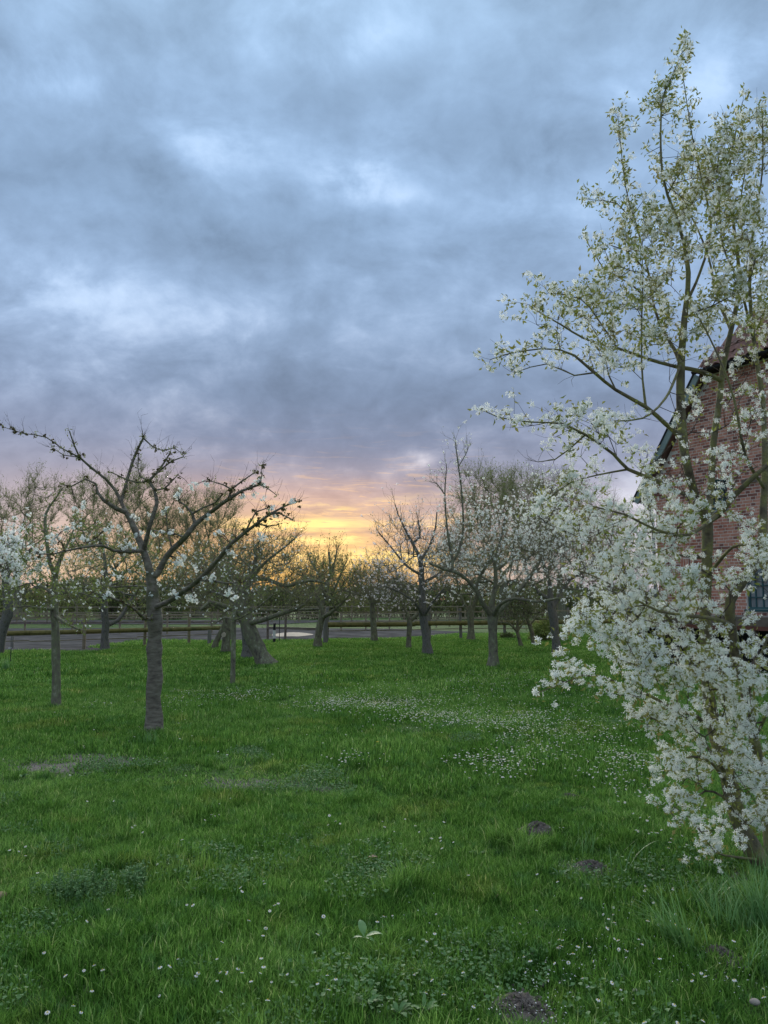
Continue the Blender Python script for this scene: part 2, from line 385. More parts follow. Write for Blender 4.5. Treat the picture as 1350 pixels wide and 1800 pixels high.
def rand_rot(n, tilt=None):
    """random rotation matrices; tilt limits how far local z leans off world z"""
    q = rng.normal(size=(n, 4)); q /= np.linalg.norm(q, axis=1, keepdims=True); w, x, y, z = q.T
    if tilt is None:
        return np.stack([1-2*(y*y+z*z), 2*(x*y-z*w), 2*(x*z+y*w), 2*(x*y+z*w), 1-2*(x*x+z*z), 2*(y*z-x*w), 2*(x*z-y*w), 2*(y*z+x*w), 1-2*(x*x+y*y)], -1).reshape(n, 3, 3)
    a = rng.uniform(0, 2*np.pi, n); t = rng.uniform(0, tilt, n); b = rng.uniform(0, 2*np.pi, n)
    def rz(a):
        m = np.zeros((n, 3, 3)); m[:, 0, 0] = np.cos(a); m[:, 0, 1] = -np.sin(a); m[:, 1, 0] = np.sin(a); m[:, 1, 1] = np.cos(a); m[:, 2, 2] = 1; return m
    rx = np.zeros((n, 3, 3)); rx[:, 0, 0] = 1; rx[:, 1, 1] = np.cos(t); rx[:, 1, 2] = -np.sin(t); rx[:, 2, 1] = np.sin(t); rx[:, 2, 2] = np.cos(t)
    return rz(b) @ rx @ rz(a)
def scatter(TV, TF, pos, rot, scl):
    n = len(pos); k = len(TV)
    V = np.einsum('nij,kj->nki', rot, TV)*np.asarray(scl).reshape(-1, 1, 1)+pos[:, None, :]
    F = (np.asarray(TF)[None]+(np.arange(n)*k)[:, None, None]).reshape(-1, len(TF[0]))
    return V.reshape(-1, 3), F
def leaf_t(L=1.0, w=.38, fold=.12):
    V = np.array([(0, 0, 0), (w*L/2, L*.45, fold*L), (0, L, -.05*L), (-w*L/2, L*.45, fold*L), (0, L*.5, 0)])
    return V, np.array([(0, 1, 4), (1, 2, 4), (2, 3, 4), (3, 0, 4)])
def leaf2_t(L=1.0, w=.4):
    return np.array([(0, 0, 0), (w*L/2, L*.5, .06*L), (0, L, 0), (-w*L/2, L*.5, .06*L)]), np.array([(0, 1, 2), (0, 2, 3)])
def flower_cluster_t(nf=8, spread=.022, pr=.010, pw=.0042, seed=0, elong=1.0):
    """small five-petal flowers round a short axis"""
    r = np.random.default_rng(seed); V = []; F = []
    for i in range(nf):
        d = r.normal(size=3); d /= np.linalg.norm(d); d[2] = abs(d[2])*.5+d[2]*.5
        c = d*spread*r.uniform(.4, 1.1); c[2] = c[2]*elong
        nrm = d+r.normal(0, .35, 3); nrm /= np.linalg.norm(nrm)
        u = np.cross(nrm, [0, .3, 1]); u /= np.linalg.norm(u)+1e-9; v = np.cross(nrm, u); a0 = r.uniform(0, 6.28)
        for p in range(5):
            a = a0+p*2*math.pi/5+r.normal(0, .15); e = u*math.cos(a)+v*math.sin(a); s = np.cross(nrm, e)
            tip = c+e*pr*r.uniform(.85, 1.15)+nrm*pr*r.uniform(-.1, .35); b = len(V)
            md = c+e*pr*.55+nrm*pr*.12
            V += [c+e*pr*.06, md+s*pw, tip, md-s*pw]; F += [(b, b+1, b+2), (b, b+2, b+3)]
    return np.array(V), np.array(F)
def puff_t(nq=9, rad=.5, q=.32, seed=0):
    r = np.random.default_rng(seed); V = []; F = []
    for i in range(nq):
        c = r.normal(size=3); c = c/np.linalg.norm(c)*rad*r.uniform(.3, 1); u = r.normal(size=3); u /= np.linalg.norm(u)
        v = np.cross(u, r.normal(size=3)); v /= np.linalg.norm(v); b = len(V)
        V += [c+u*q*.5, c+v*q*.45, c-u*q*.5, c-v*q*.45]; F += [(b, b+1, b+2), (b, b+2, b+3)]
    return np.array(V), np.array(F)

# ------------------------------------------------------------------ ground
SOIL = [(120, 1343, 110, 18, 1.6), (190, 1358, 60, 12, 1.3), (40, 1330, 60, 8, .6), (10, 1385, 40, 12, .6), (440, 1383, 140, 14, .95), (540, 1380, 80, 8, .8), (640, 1402, 120, 10, .4), (990, 1402, 30, 6, .8), (1040, 1420, 70, 9, .5),
        (20, 1560, 40, 24, .6), (1270, 1690, 40, 40, .9), (920, 1778, 60, 30, 1.0), (1040, 1530, 60, 14, .9), (945, 1458, 34, 9, .9), (720, 1612, 30, 8, .6),
        (1180, 1585, 60, 16, .6), (1120, 1590, 60, 12, .5), (690, 1755, 40, 12, .4), (1010, 1700, 120, 25, .25), (110, 1190, 60, 4, .3), (350, 1152, 50, 5, .6), (490, 1160, 30, 3, .4), (1300, 1560, 60, 30, .7)]
def soil_at(x, y):
    px, py = proj(np.stack([x, y, np.zeros_like(x)], -1)); s = np.zeros_like(x)
    for a, b, rx, ry, k in SOIL: s = np.maximum(s, k*np.exp(-((px-a)/rx)**2-((py-b)/ry)**2))
    return np.where(y > .5, s, 0)
def gh(x, y):
    f = np.clip((26-y)/8, 0, 1)
    return f*(.018*np.sin(x*1.7+y*.6+1)+.015*np.sin(x*.7-y*1.3)+.012*np.sin(x*3.1+y*2.3+2)+.008*np.sin(-x*4.9+y*4.1))
def axis(a, b, fine, coarse_to, ratio=1.12):
    L = list(np.arange(a, b+1e-6, fine)); s = fine
    while L[-1] < coarse_to: s *= ratio; L.append(L[-1]+s)
    return L
ys = axis(0.6, 13, .07, 1500); xs_ = axis(0, 6.5, .07, 1500); xs = [-x for x in xs_[:0:-1]]+xs_
s = .07; low = [.6]
while low[-1] > -40: s *= 1.4; low.append(low[-1]-s)
ys = low[:0:-1]+ys
X, Y = np.meshgrid(xs, ys); Z = gh(X, Y)
nx = len(xs); ny = len(ys)
idx = np.arange(nx*ny).reshape(ny, nx)
F = np.stack([idx[:-1, :-1], idx[:-1, 1:], idx[1:, 1:], idx[1:, :-1]], -1).reshape(-1, 4)
gm = mesh_np('ground', np.stack([X, Y, Z], -1).reshape(-1, 3), [F], M['meadow'], smooth=True)
at_ = gm.attributes.new('soil', 'FLOAT', 'POINT'); at_.data.foreach_set('value', soil_at(X, Y).ravel().astype(np.float32))
tag(link('ground', gm), kind='structure')

def sheet(name, pts, z, mat, n=1):
    V = [(p.x, p.y, z) for p in pts]
    me = bpy.data.meshes.new(name); me.from_pydata(V, [], [list(range(len(V)))]); me.materials.append(mat); me.update()
    o = link(name, me); tag(o, kind='structure'); return o
arena = [ground(-260, 1148), ground(0, 1147), ground(185, 1146), ground(246, 1129), ground(330, 1128), ground(500, 1127), ground(640, 1125), ground(800, 1119), ground(860, 1113), ground(700, 1106), ground(400, 1104), ground(-260, 1106)]
sheet('riding_arena', arena, .024, M['arena'])
sheet('dirt_track', [ground(-300, 1097), ground(480, 1098), ground(560, 1094), ground(800, 1094), ground(800, 1091), ground(-300, 1090)], .024, M['arena'])
sheet('gravel_path', [ground(840, 1122), ground(1040, 1121), ground(1040, 1118.5), ground(840, 1119.5)], .03, M['arena'])
pud = [ground(300+math.cos(a)*26*(1+.2*math.sin(3*a)), 1104+math.sin(a)*1.5) for a in np.linspace(0, 2*math.pi, 20, endpoint=False)]
tag(sheet('puddle', pud, .03, M['water']), kind='structure')

# ------------------------------------------------------------------ house
TH = R(30.7)
C0 = Vector((7.4, 20.8, 0)); U = Vector((math.sin(TH), -math.cos(TH), 0)); IN = Vector((math.cos(TH), math.sin(TH), 0))
house = thing('brick_house', 'red brick farmhouse gable with half-hipped tiled roof behind the white blossoming tree', 'house', C0, math.atan2(U.y, U.x))
def wall_pt(px, py, off=0.0):
    d = ray(px, py); o = Vector((0, 0, EYE)); c = C0-IN*off
    s = (c-o).dot(IN)/d.dot(IN); P = o+d*s
    return (P-C0).dot(U), P.z
HW = 8.4; SL = 1.43; H0 = 4.74; TE = 1.81; HE = H0+SL*TE
def top(t): return min(H0+SL*t, HE, H0+SL*(HW-t))
wins = []
for (a, b, c_, d_) in [(1247, 1280, 842, 896), (1201, 1223, 997, 1058), (1309, 1366, 987, 1071)]:
    t0, z1 = wall_pt(a, c_); t1, z0 = wall_pt(b, d_); z1 = wall_pt((a+b)/2, c_)[1]; z0 = wall_pt((a+b)/2, d_)[1]
    wins.append((t0, t1, z0, z1))
# mortar bed wall with openings
mb = MB(); xsW = sorted({0, HW, *[w[0] for w in wins], *[w[1] for w in wins]}); zsW = sorted({0, 5.0, *[w[2] for w in wins], *[w[3] for w in wins]})
for i in range(len(xsW)-1):
    for j in range(len(zsW)-1):
        cx = (xsW[i]+xsW[i+1])/2; cz = (zsW[j]+zsW[j+1])/2
        if any(w[0] < cx < w[1] and w[2] < cz < w[3] for w in wins): continue
        mb.add([(xsW[i], 0, zsW[j]), (xsW[i+1], 0, zsW[j]), (xsW[i+1], 0, zsW[j+1]), (xsW[i], 0, zsW[j+1])], [(0, 1, 2, 3)])
tt = [0, TE, HW-TE, HW]
for a, b in zip(tt[:-1], tt[1:]): mb.add([(a, 0, 5.0), (b, 0, 5.0), (b, 0, top(b)), (a, 0, top(a))], [(0, 1, 2, 3)])
for t0, t1, z0, z1 in wins:
    mb.add([(t0, 0, z0), (t1, 0, z0), (t1, 0, z1), (t0, 0, z1), (t0, .16, z0), (t1, .16, z0), (t1, .16, z1), (t0, .16, z1)], [(0, 4, 5, 1), (1, 5, 6, 2), (2, 6, 7, 3), (3, 7, 4, 0)])
mb.add([(0, 0, 0), (0, 0, H0), (0, 14, H0), (0, 14, 0), (HW, 0, 0), (HW, 0, H0), (HW, 14, H0), (HW, 14, 0)], [(0, 1, 2, 3), (4, 7, 6, 5), (2, 6, 7, 3)])
wall = mb.build('wall', M['mortar'], house)
# bricks, cross bond; the house wall to just beyond the frame
allb = []; ch = .077; row = 0; z = .84
while z < HE:
    z1 = z+ch-.015; hdr = row % 2; L = .25 if not hdr else .12; stp = L+.011
    t = 0 if not hdr else 0
    off = (0.0 if row % 4 == 0 else .13) if not hdr else .0
    t = 0.0
    first = True
    while t < 4.3:
        l = L
        if first and not hdr: l = .25-off if off else .25
        if first and hdr: l = .185
        first = False
        e = t+l; zc = z1
        tc_ = (t+e)/2
        if z1 < top(t)+.02 and t < 4.3:
            ok = True; z1b = z1
            for w in wins:
                if e > w[0]+.02 and t < w[1]-.02 and z1 > w[2]-.02 and z < w[3]+.24:
                    ok = False
            if ok:
                for w in wins:
                    pass
                allb.append((t, e, z, z1))
        t = e+.011
    z += ch; row += 1
# fill strips cut beside openings with trimmed bricks
for w in wins:
    zz = .84
    k = 0
    while zz < w[3]+.24:
        if zz+ch-.012 > w[2]-.02:
            left = [b for b in allb if abs(b[2]-zz) < .001 and b[1] <= w[0]+.03]; right = [b for b in allb if abs(b[2]-zz) < .001 and b[0] >= w[1]-.03]
            if left:
                e = max(b[1] for b in left)
                if w[0]-e > .04: allb.append((e+.011, w[0], zz, zz+ch-.012))
            if right and w[1] < 4:
                e = min(b[0] for b in right)
                if e-w[1] > .04: allb.append((w[1], e-.011, zz, zz+ch-.012))
        zz += ch
    # soldier course over the opening
    a = w[0]-.05
    while a < w[1]+.02:
        mid = (w[0]+w[1])/2; rise = .03*(1-((a-mid)/((w[1]-w[0])/2+.05))**2)
        allb.append((a, a+.062, w[3]+.012-.012+rise*.3, w[3]+.222)); a += .073
def brick_score(b):
    P = C0+U*((b[0]+b[1])/2); px, py = proj(np.array([P.x, P.y, (b[2]+b[3])/2]))
    if not (1150 < px < 1352): return 1e9
    return abs(py-770)+ (0 if b[1]-b[0] > .2 else 40)
allb = [b for b in allb if b[1]-b[0] > .02]
order = sorted(allb, key=brick_score)
shared = {}
for i, b in enumerate(order[:298]):
    w_ = round(b[1]-b[0], 2); h_ = round(b[3]-b[2], 3); v = random.choice([0, 1, 2, 3]); key = (w_, h_, v)
    if key not in shared:
        q = MB().box(-w_/2+.002, w_/2-.002, -.005, .02, -h_/2, h_/2, jit=.0015); shared[key] = q.mesh('brick', M['brick_dark'] if v == 3 else M['brick_red'])
    link('brick', shared[key], wall, ((b[0]+b[1])/2, random.uniform(-.0015, .0015), (b[2]+b[3])/2))
q1 = MB(); q2 = MB()
for b in order[298:]:
    (q2 if random.random() < .2 else q1).box(b[0]+.002, b[1]-.002, -.005+random.uniform(-.0015, .0015), .02, b[2], b[3], jit=.0012)
V = np.concatenate(q1.v+q2.v); F = np.array(q1.f4+[[i+q1.n for i in f] for f in q2.f4])
bo = link('brickwork', mesh_np('brickwork', V, [F], [M['brick_red'], M['brick_dark']], [0]*len(q1.f4)+[1]*len(q2.f4)), wall); tag(bo, kind='stuff')
# beyond the frame: plain brick facing
MB().box(4.35, HW-.02, -.008, -.002, .84, 5.0).build('brick_facing', M['brick_red'], wall)
# windows
for k_, (t0, t1, z0, z1) in enumerate(wins):
    fr = MB(); f = .05; y0, y1 = .06, .12
    fr.box(t0, t0+f, y0, y1, z0, z1).box(t1-f, t1, y0, y1, z0, z1).box(t0+f, t1-f, y0, y1, z0, z0+f).box(t0+f, t1-f, y0, y1, z1-f, z1)
    wo = fr.build('window', M['teal_paint'], house)
    nb = max(1, round((t1-t0)/.28))
    for i in range(1, nb+1 if nb > 1 else 2):
        c_ = t0+(t1-t0)*i/(nb+1 if nb > 1 else 2); MB().box(c_-.012, c_+.012, .07, .105, z0+f, z1-f).build('glazing_bar', M['teal_paint'], wo)
    for zz in np.linspace(z0, z1, 5 if k_ else 4)[1:-1]: MB().box(t0+f, t1-f, .072, .1, zz-.011, zz+.011).build('glazing_bar', M['teal_paint'], wo)
    MB().box(t0+f, t1-f, .106, .112, z0+f, z1-f).build('pane', M['glass'] if k_ != 2 else M['curtain'], wo)
    MB().box(t0-.03, t1+.03, -.05, .06, z0-.055, z0-.002).build('sill', M['zinc'] if k_ != 2 else M['teal_paint'], wo)
# iron wall ties
for px, y0_, y1_ in ((1174, 873, 894), (1287, 852, 870)):
    t_, za = wall_pt(px, y0_); _, zb = wall_pt(px, y1_); MB().box(t_-.018, t_+.018, -.045, -.011, zb, za).build('wall_tie', M['iron'], house)
t_, za = wall_pt(1315, 846); MB().box(t_-.15, t_+.42, -.05, -.011, za-.05, za+.05).build('lintel', M['wood_brown'], house)
# barge board and roof
def slope_beam(nm, m_, dt, t_a, t_b, y0, y1, th, lift):
    d = Vector((1, 0, SL)).normalized(); nrm = Vector((-SL, 0, 1)).normalized()
    a = Vector((t_a, 0, H0+SL*t_a)); b = Vector((t_b, 0, H0+SL*t_b)); V = []
    for p in (a, b):
        for yy, l in ((y0, lift), (y1, lift), (y1, lift+th), (y0, lift+th)): V.append(tuple(p+nrm*l+Vector((0, yy, 0))))
    return MB().add(V, [(0, 1, 2, 3), (7, 6, 5, 4), (0, 4, 5, 1), (1, 5, 6, 2), (2, 6, 7, 3), (3, 7, 4, 0)]).build(nm, m_, house)
slope_beam('barge_board', M['verge_paint'], 0, -.38, TE-.05, -.26, -.22, .17, .02)
slope_beam('verge_soffit', M['black'], 0, -.36, TE-.06, -.215, -.012, .03, .1)
slope_beam('verge_trim', M['iron'], 0, -.40, TE-.02, -.285, -.2, .035, .195)
rf = MB(); nrm = Vector((-SL, 0, 1)).normalized()
tr_ = HW/2; HR = H0+SL*tr_; yh = (HR-HE)/1.43   # hip set-back
e = .23/ math.sqrt(1+SL*SL) * math.sqrt(1+SL*SL)
lz = .12
rf.add([(-.45, -.2, H0-.45*SL+lz*1.3), (TE, -.2, HE+lz*1.3), (tr_, yh, HR+lz*1.3), (tr_, 14.2, HR+lz*1.3), (-.45, 14.2, H0-.45*SL+lz*1.3)], [])
n0 = 0
me = bpy.data.meshes.new('roof')
zr = lz*1.3
V = [(-.45, -.2, H0-.45*SL+zr), (TE, -.2, HE+zr), (tr_, yh, HR+zr), (tr_, 14.2, HR+zr), (-.45, 14.2, H0-.45*SL+zr),
     (HW+.45, -.2, H0-.45*SL+zr), (HW-TE, -.2, HE+zr), (HW+.45, 14.2, H0-.45*SL+zr)]
me.from_pydata(V, [], [(0, 1, 2, 3, 4), (5, 7, 3, 2, 6), (1, 6, 2)]); me.materials.append(M['tile']); me.update()
roof = link('roof', me, house)
# hip tiles near the eave
dv = Vector((0, yh+.2, HR-HE)).normalized(); hn = Vector((0, -dv.z, dv.y))
tv = MB(); cols_ = 5
for i in range(cols_+1):
    a = i/cols_; xx = (a-.5)*.235; zz = .028*math.sin(a*math.pi*2)
    tv.add([(xx, 0, zz+.03), (xx, .40, zz), (xx, 0, zz+.012)], [])
F = []
for i in range(cols_): F += [(i*3, i*3+3, i*3+4, i*3+1), (i*3+2, i*3+5, i*3+3, i*3)]
tm = mesh_np('roof_tile', np.concatenate(tv.v), [np.array(F)], M['tile'], smooth=False)
rot = Matrix((Vector((1, 0, 0)), dv, hn)).transposed().to_euler()
for r_ in range(8):
    t_ = TE+r_*.2+.1
    while t_ < 4.6:
        p = Vector((t_, -.32, HE+zr-.06))+dv*(r_*.33)+hn*.03
        link('roof_tile', tm, roof, p, rot); t_ += .225
# gutter along the hip eave, and the swan neck at the corner
gt = MB(); P_ = []
for i in range(9):
    a = math.pi*i/8; P_.append((math.cos(a)*.07, -math.sin(a)*.07))
Vg = [(xx, -.40+c_, HE+zr-.10+s_) for xx in (TE-.15, 6.5) for c_, s_ in P_]
gt.add(Vg, [(i, i+1, i+10, i+9) for i in range(8)])
gt.build('hip_gutter', M['iron'], house)
MB().box(TE-.1, HW-TE, -.33, -.02, HE+.02, HE+.07).build('eave_soffit', M['black'], house)
MB().tube([(-.42, -.05, H0-.36), (-.30, -.07, H0-.55), (-.12, -.08, H0-.72), (-.05, -.08, H0-.85), (-.05, -.08, .9)], [.045]*5, 8).build('downpipe', M['zinc'], house, smooth=True)
Vg = [(-.45+c_*1.1, yy, H0-.42+s_*1.1) for yy in (-.1, 14) for c_, s_ in P_]
MB().add(Vg, [(i, i+1, i+10, i+9) for i in range(8)]).build('side_gutter', M['zinc'], house)
MB().box(-.3, -.002, -.01, 14, H0-.25, H0-.2).build('side_soffit', M['black'], house)
cb = MB()
for i in range(4): cb.box(-.02-i*.03, .28, -.05, -.01, H0-.35+i*.077, H0-.35+i*.077+.062)
cb.build('corbel', M['brick_dark'], house)
# terrace deck in front of the wall
OFF = 2.0
def deck_t(px): return wall_pt(px, 1085, OFF)[0]
tl = deck_t(1092); _, zt = wall_pt(1230, 1083, OFF)
deck = thing('terrace_deck', 'raised dark wooden terrace with weathered fascia board along the brick house', 'terrace', C0, math.atan2(U.y, U.x))
k = 0; yy = -OFF+.03
while yy < -.06:
    MB().box(tl, 6, yy, yy+.135, zt-.03, zt-.004).build('deck_plank', M['wood_grey'], deck); yy += .142
MB().box(tl-.01, 6, -OFF-.002, -OFF+.028, zt-.19, zt+.004).build('fascia_board', M['wood_brown'], deck)
MB().box(tl-.02, 6, -OFF-.012, -OFF+.03, zt-.275, zt-.193).build('lower_beam', M['wood_red'], deck)
MB().box(tl+.05, 6, -OFF+.5, -OFF+.54, 0, zt-.05).build('deck_shade_panel', M['black'], deck)  # added black panels, front and side, stand in for the deep shade under the deck
MB().box(tl+.05, tl+.09, -OFF+.54, -.05, 0, zt-.05).build('deck_shade_panel', M['black'], deck)
for xx in np.arange(tl+.1, 6, 1.7): MB().box(xx, xx+.1, -OFF+.04, -OFF+.14, 0, zt-.19).build('deck_post', M['wood_brown'], deck)

# ------------------------------------------------------------------ fences
def fence(name, label, pts, posts, ph, pr, rails, mp, mr, group=None, cat='fence', rand=.03):
    """pts polyline on the ground (world); posts list of arc positions 0..len; rails list of (h, w, t, material)"""
    pts = [Vector((p.x, p.y, 0)) for p in pts]; L = [0]
    for a, b in zip(pts[:-1], pts[1:]): L.append(L[-1]+(b-a).length)
    def pos(s):
        s = min(max(s, 0), L[-1]-1e-4)
        for i in range(len(L)-1):
            if s <= L[i+1]: return pts[i]+(pts[i+1]-pts[i])*((s-L[i])/(L[i+1]-L[i]))
    base = pts[0]; t = thing(name, label, cat, base, 0, group)
    if isinstance(posts, float): posts = list(np.arange(0, L[-1], posts))
    for s_ in posts:
        p = pos(s_)-base; h = ph*random.uniform(1-rand, 1+rand); dx_ = random.uniform(-.03, .03)
        MB().tube([p+Vector((0, 0, -.05)), p+Vector((dx_*.5, 0, h*.5)), p+Vector((dx_, 0, h))], [pr, pr*.97, pr*.93], 7).build('post', mp, t)
    for h, w, th, mm in rails:
        n = max(1, int(round(L[-1]/4.0)))
        for i in range(n):
            a = pos(L[-1]*i/n)-base; b = pos(L[-1]*(i+1)/n)-base; f_ = Vector((0, -pr-th*.5, 0))
            za = h+random.uniform(-.015, .015)
            if w > .1:   # half log
                MB().tube([a+f_+Vector((0, 0, za)), (a+b)/2+f_+Vector((0, 0, za-.01)), b+f_+Vector((0, 0, za+random.uniform(-.01, .01)))], [w/2, w/2*.97, w/2], 8).build('rail', mm, t)
            else: MB().beam(a+f_+Vector((0, 0, za)), b+f_+Vector((0, 0, za+random.uniform(-.015, .015))), th, w).build('rail', mm, t)
    return t
gp = lambda px, d: Vector((ray(px, 1055).x/ray(px, 1055).y*d, d, 0))
A = [gp(-180, 22.0), gp(0, 23.6), gp(149, 25.0), gp(333, 28.2), gp(400, 29.0)]
def seg_s(pts, px):
    best = 0; L = 0
    for a, b in zip(pts[:-1], pts[1:]):
        for i in range(200):
            p = a+(b-a)*(i/200); x, _ = proj(np.array([p.x, p.y, 0.5]))
            if x <= px: best = L+(b-a).length*i/200
        L += (b-a).length
    return best
fence('paddock_fence', 'wooden paddock fence with thick mossy log rail along the grey arena on the left', A, [seg_s(A, q) for q in (-100, 149, 255, 333)], 1.10, .055,
      [(.58, .15, .15, M['wood_moss']), (1.04, .045, .04, M['wood_pale']), (.33, .03, .02, M['wood_pale'])], M['wood_pale'], M['wood_moss'])
B = [gp(575, 29.5), gp(700, 30.5), gp(810, 31.5), gp(950, 33), gp(1110, 35)]
fence('paddock_fence', 'wooden paddock fence with mossy log rail behind the middle orchard trunks', B, [seg_s(B, q) for q in (575, 755, 810, 887, 1000, 1100)], 1.28, .065,
      [(.66, .19, .16, M['wood_moss']), (1.12, .05, .04, M['wood_pale']), (.42, .03, .02, M['wood_pale'])], M['wood_grey'], M['wood_moss'])
B2 = [gp(470, 31.5), gp(502, 31), gp(575, 30.2)]
fence('paddock_fence', 'short run of dark rails beside the pale sawdust beyond the old leaning tree', B2, [0.05, seg_s(B2, 502)], 1.15, .05, [(.48, .09, .05, M['wood_brown']), (1.0, .05, .04, M['wood_pale'])], M['wood_brown'], M['wood_moss'])
Cc = [gp(-250, 50), gp(200, 54), gp(600, 56), gp(980, 54)]
fence('rail_fence', 'long pale three-rail fence in front of the far hedge', Cc, 1.9, 1.2, .05, [(1.1, .06, .04, M['wood_pale']), (.72, .06, .04, M['wood_pale']), (.34, .06, .04, M['wood_pale'])], M['wood_pale'], M['wood_pale'])
Dd = [gp(600, 40), gp(700, 42), gp(800, 47), gp(900, 50)]
fence('rail_fence', 'pale two-rail fence crossing at an angle behind the middle trunks', Dd, 1.5, .95, .045, [(.85, .06, .04, M['wood_pale']), (.45, .06, .04, M['wood_pale'])], M['wood_pale'], M['wood_pale'])
Ee = [gp(1020, 46), gp(1150, 44)]
fence('rail_fence', 'pale rail fence seen between the dark forked trunk and the house', Ee, 1.3, 1.1, .045, [(1.0, .07, .04, M['wood_pale']), (.65, .05, .04, M['wood_pale']), (.3, .05, .04, M['wood_pale'])], M['wood_pale'], M['wood_pale'])
Ff = [gp(-120, 36), gp(330, 36), gp(470, 39)]
fence('rail_fence', 'brown rail fence on the far side of the grey arena', Ff, 2.2, 1.0, .05, [(.55, .08, .05, M['wood_brown']), (.92, .05, .04, M['wood_pale'])], M['wood_pale'], M['wood_pale'])
# loose posts
def post(name, label, px, py, pyt, w, m_, lean=0, cat='post'):
    b = ground(px, py); h = (py-pyt)/FPX*b.y*1.0
    t = thing(name, label, cat, b); MB().tube([(0, 0, -.05), (lean*.5, 0, h*.5), (lean, 0, h)], [w, w, w*.9], 7).build('post_shaft', m_, t); return t
t = post('marker_post', 'grey stub post tied with a white ribbon at the left edge', 21, 1141, 1115, .055, M['wood_grey'])
MB().box(-.09, .02, -.075, -.06, .02, .05).build('ribbon', M['white_plastic'], t)
post('thin_stake', 'thin dark stake in the grass left of the slim pear tree', 18, 1168, 1140, .010, M['iron'])
t = post('striped_stake', 'short black and white stake right of the leaning old tree', 482, 1131, 1096, .05, M['iron'])
MB().tube([(0, 0, .18), (0, 0, .48)], [.053, .053], 7).build('white_band', M['white_plastic'], t)
post('metal_rod', 'thin dark metal rod standing right of the striped stake', 491, 1129, 1082, .014, M['iron'])
post('grey_post', 'broad grey wooden post right behind the small apple trunk', 572, 1131, 1078, .09, M['wood_grey'])
post('leaning_board', 'pale weathered board leaning behind the speckled trunk', 748, 1123, 1088, .055, M['wood_grey'], -.12)
post('broken_post', 'small grey broken post left of the cut old trunk', 368, 1133, 1108, .07, M['wood_grey'])
sd_ = MB(); c = ground(512, 1117)
V = [(c.x, c.y, .13)]; F = []
for k in range(3):
    for i in range(18):
        a = i*2*math.pi/18; r_ = (k+1)/3; V.append((c.x+math.cos(a)*r_*.95*(1+.1*math.sin(3*a)), c.y+math.sin(a)*r_*1.6, .13*(1-r_)**.8+.02+rng.normal(0, .008)))
for i in range(18):
    j = (i+1) % 18; F.append((0, 1+i, 1+j))
    for k in range(2): F.append((1+k*18+i, 1+(k+1)*18+i, 1+(k+1)*18+j, 1+k*18+j))
tag(sd_.add(V, F).build('sawdust_pile', M['sawdust'], smooth=True), 'low pale heap of sawdust beyond the leaning old tree', 'sawdust heap')

# ------------------------------------------------------------------ trees
class Skel:
    def __init__(s): s.p = []; s.par = []; s.d = []; s.rf = []; s.br = []; s.ok = []
    def node(s, p, par, rf=None, ok=True):
        p = np.asarray(p, float); s.p.append(p); s.par.append(par)
        s.d.append(norm(p-s.p[par]) if par >= 0 else np.array([0, 0, 1.])); s.rf.append(rf); s.ok.append(ok); return len(s.p)-1
    def path(s, pts, rs, par=-1, ok=True, oks=None, explicit=True):
        ids = []
        if par >= 0: ids = [par]
        for i, (p, r) in enumerate(zip(pts, rs)):
            par = s.node(p, par, r, ok if oks is None else oks[i]); ids.append(par)
        s.br.append((ids, explicit)); return ids
    def nearest(s, p):
        P = np.array(s.p); return int(np.argmin(((P-np.asarray(p))**2).sum(1)))
    def attach(s, targets, step, gnarl=.12, bend=.5, up=0.0):
        P = np.zeros((60000, 3)); Dd_ = np.zeros((60000, 3)); OK = np.zeros(60000, bool); n = len(s.p)
        P[:n] = s.p; Dd_[:n] = s.d; OK[:n] = s.ok
        for t in targets:
            v = t-P[:n]; dist = np.linalg.norm(v, axis=1)+1e-6; cs = (v*Dd_[:n]).sum(1)/dist
            cost = dist*(1+.55*(1-cs)); cost[~OK[:n]] = 1e9
            k = int(np.argmin(cost)); L = dist[k]
            if L < step*.7: continue
            m_ = max(1, int(round(L/step))); ids = [k]; par = k; d0 = s.d[k]; side = rng.normal(size=3)*gnarl*L
            ctrl = P[k]+(d0*bend+v[k]/L*(1-bend)+np.array([0, 0, up]))*L*.45+side*.4
            for i in range(1, m_+1):
                a = i/m_; q = (1-a)**2*P[k]+2*a*(1-a)*ctrl+a*a*t+(rng.normal(size=3)*step*gnarl if i < m_ else 0)
                par = s.node(q, par); ids.append(par); P[n] = q; Dd_[n] = s.d[par]; OK[n] = True; n += 1
            s.br.append((ids, False))
    def radii(s, rtip, expo, cap=.8):
        n = len(s.p); cnt = np.zeros(n); has = np.zeros(n, bool)
        for i in range(n):
            if s.par[i] >= 0: has[s.par[i]] = True
        for i in range(n-1, -1, -1):
            if not has[i]: cnt[i] += 1
            if s.par[i] >= 0: cnt[s.par[i]] += cnt[i]
        r = rtip*np.maximum(cnt, 1)**(1/expo)
        for i in range(n):
            if s.rf[i] is not None: r[i] = s.rf[i]
            elif s.par[i] >= 0: r[i] = min(r[i], r[s.par[i]]*cap if s.rf[s.par[i]] is not None else r[s.par[i]])
        return r
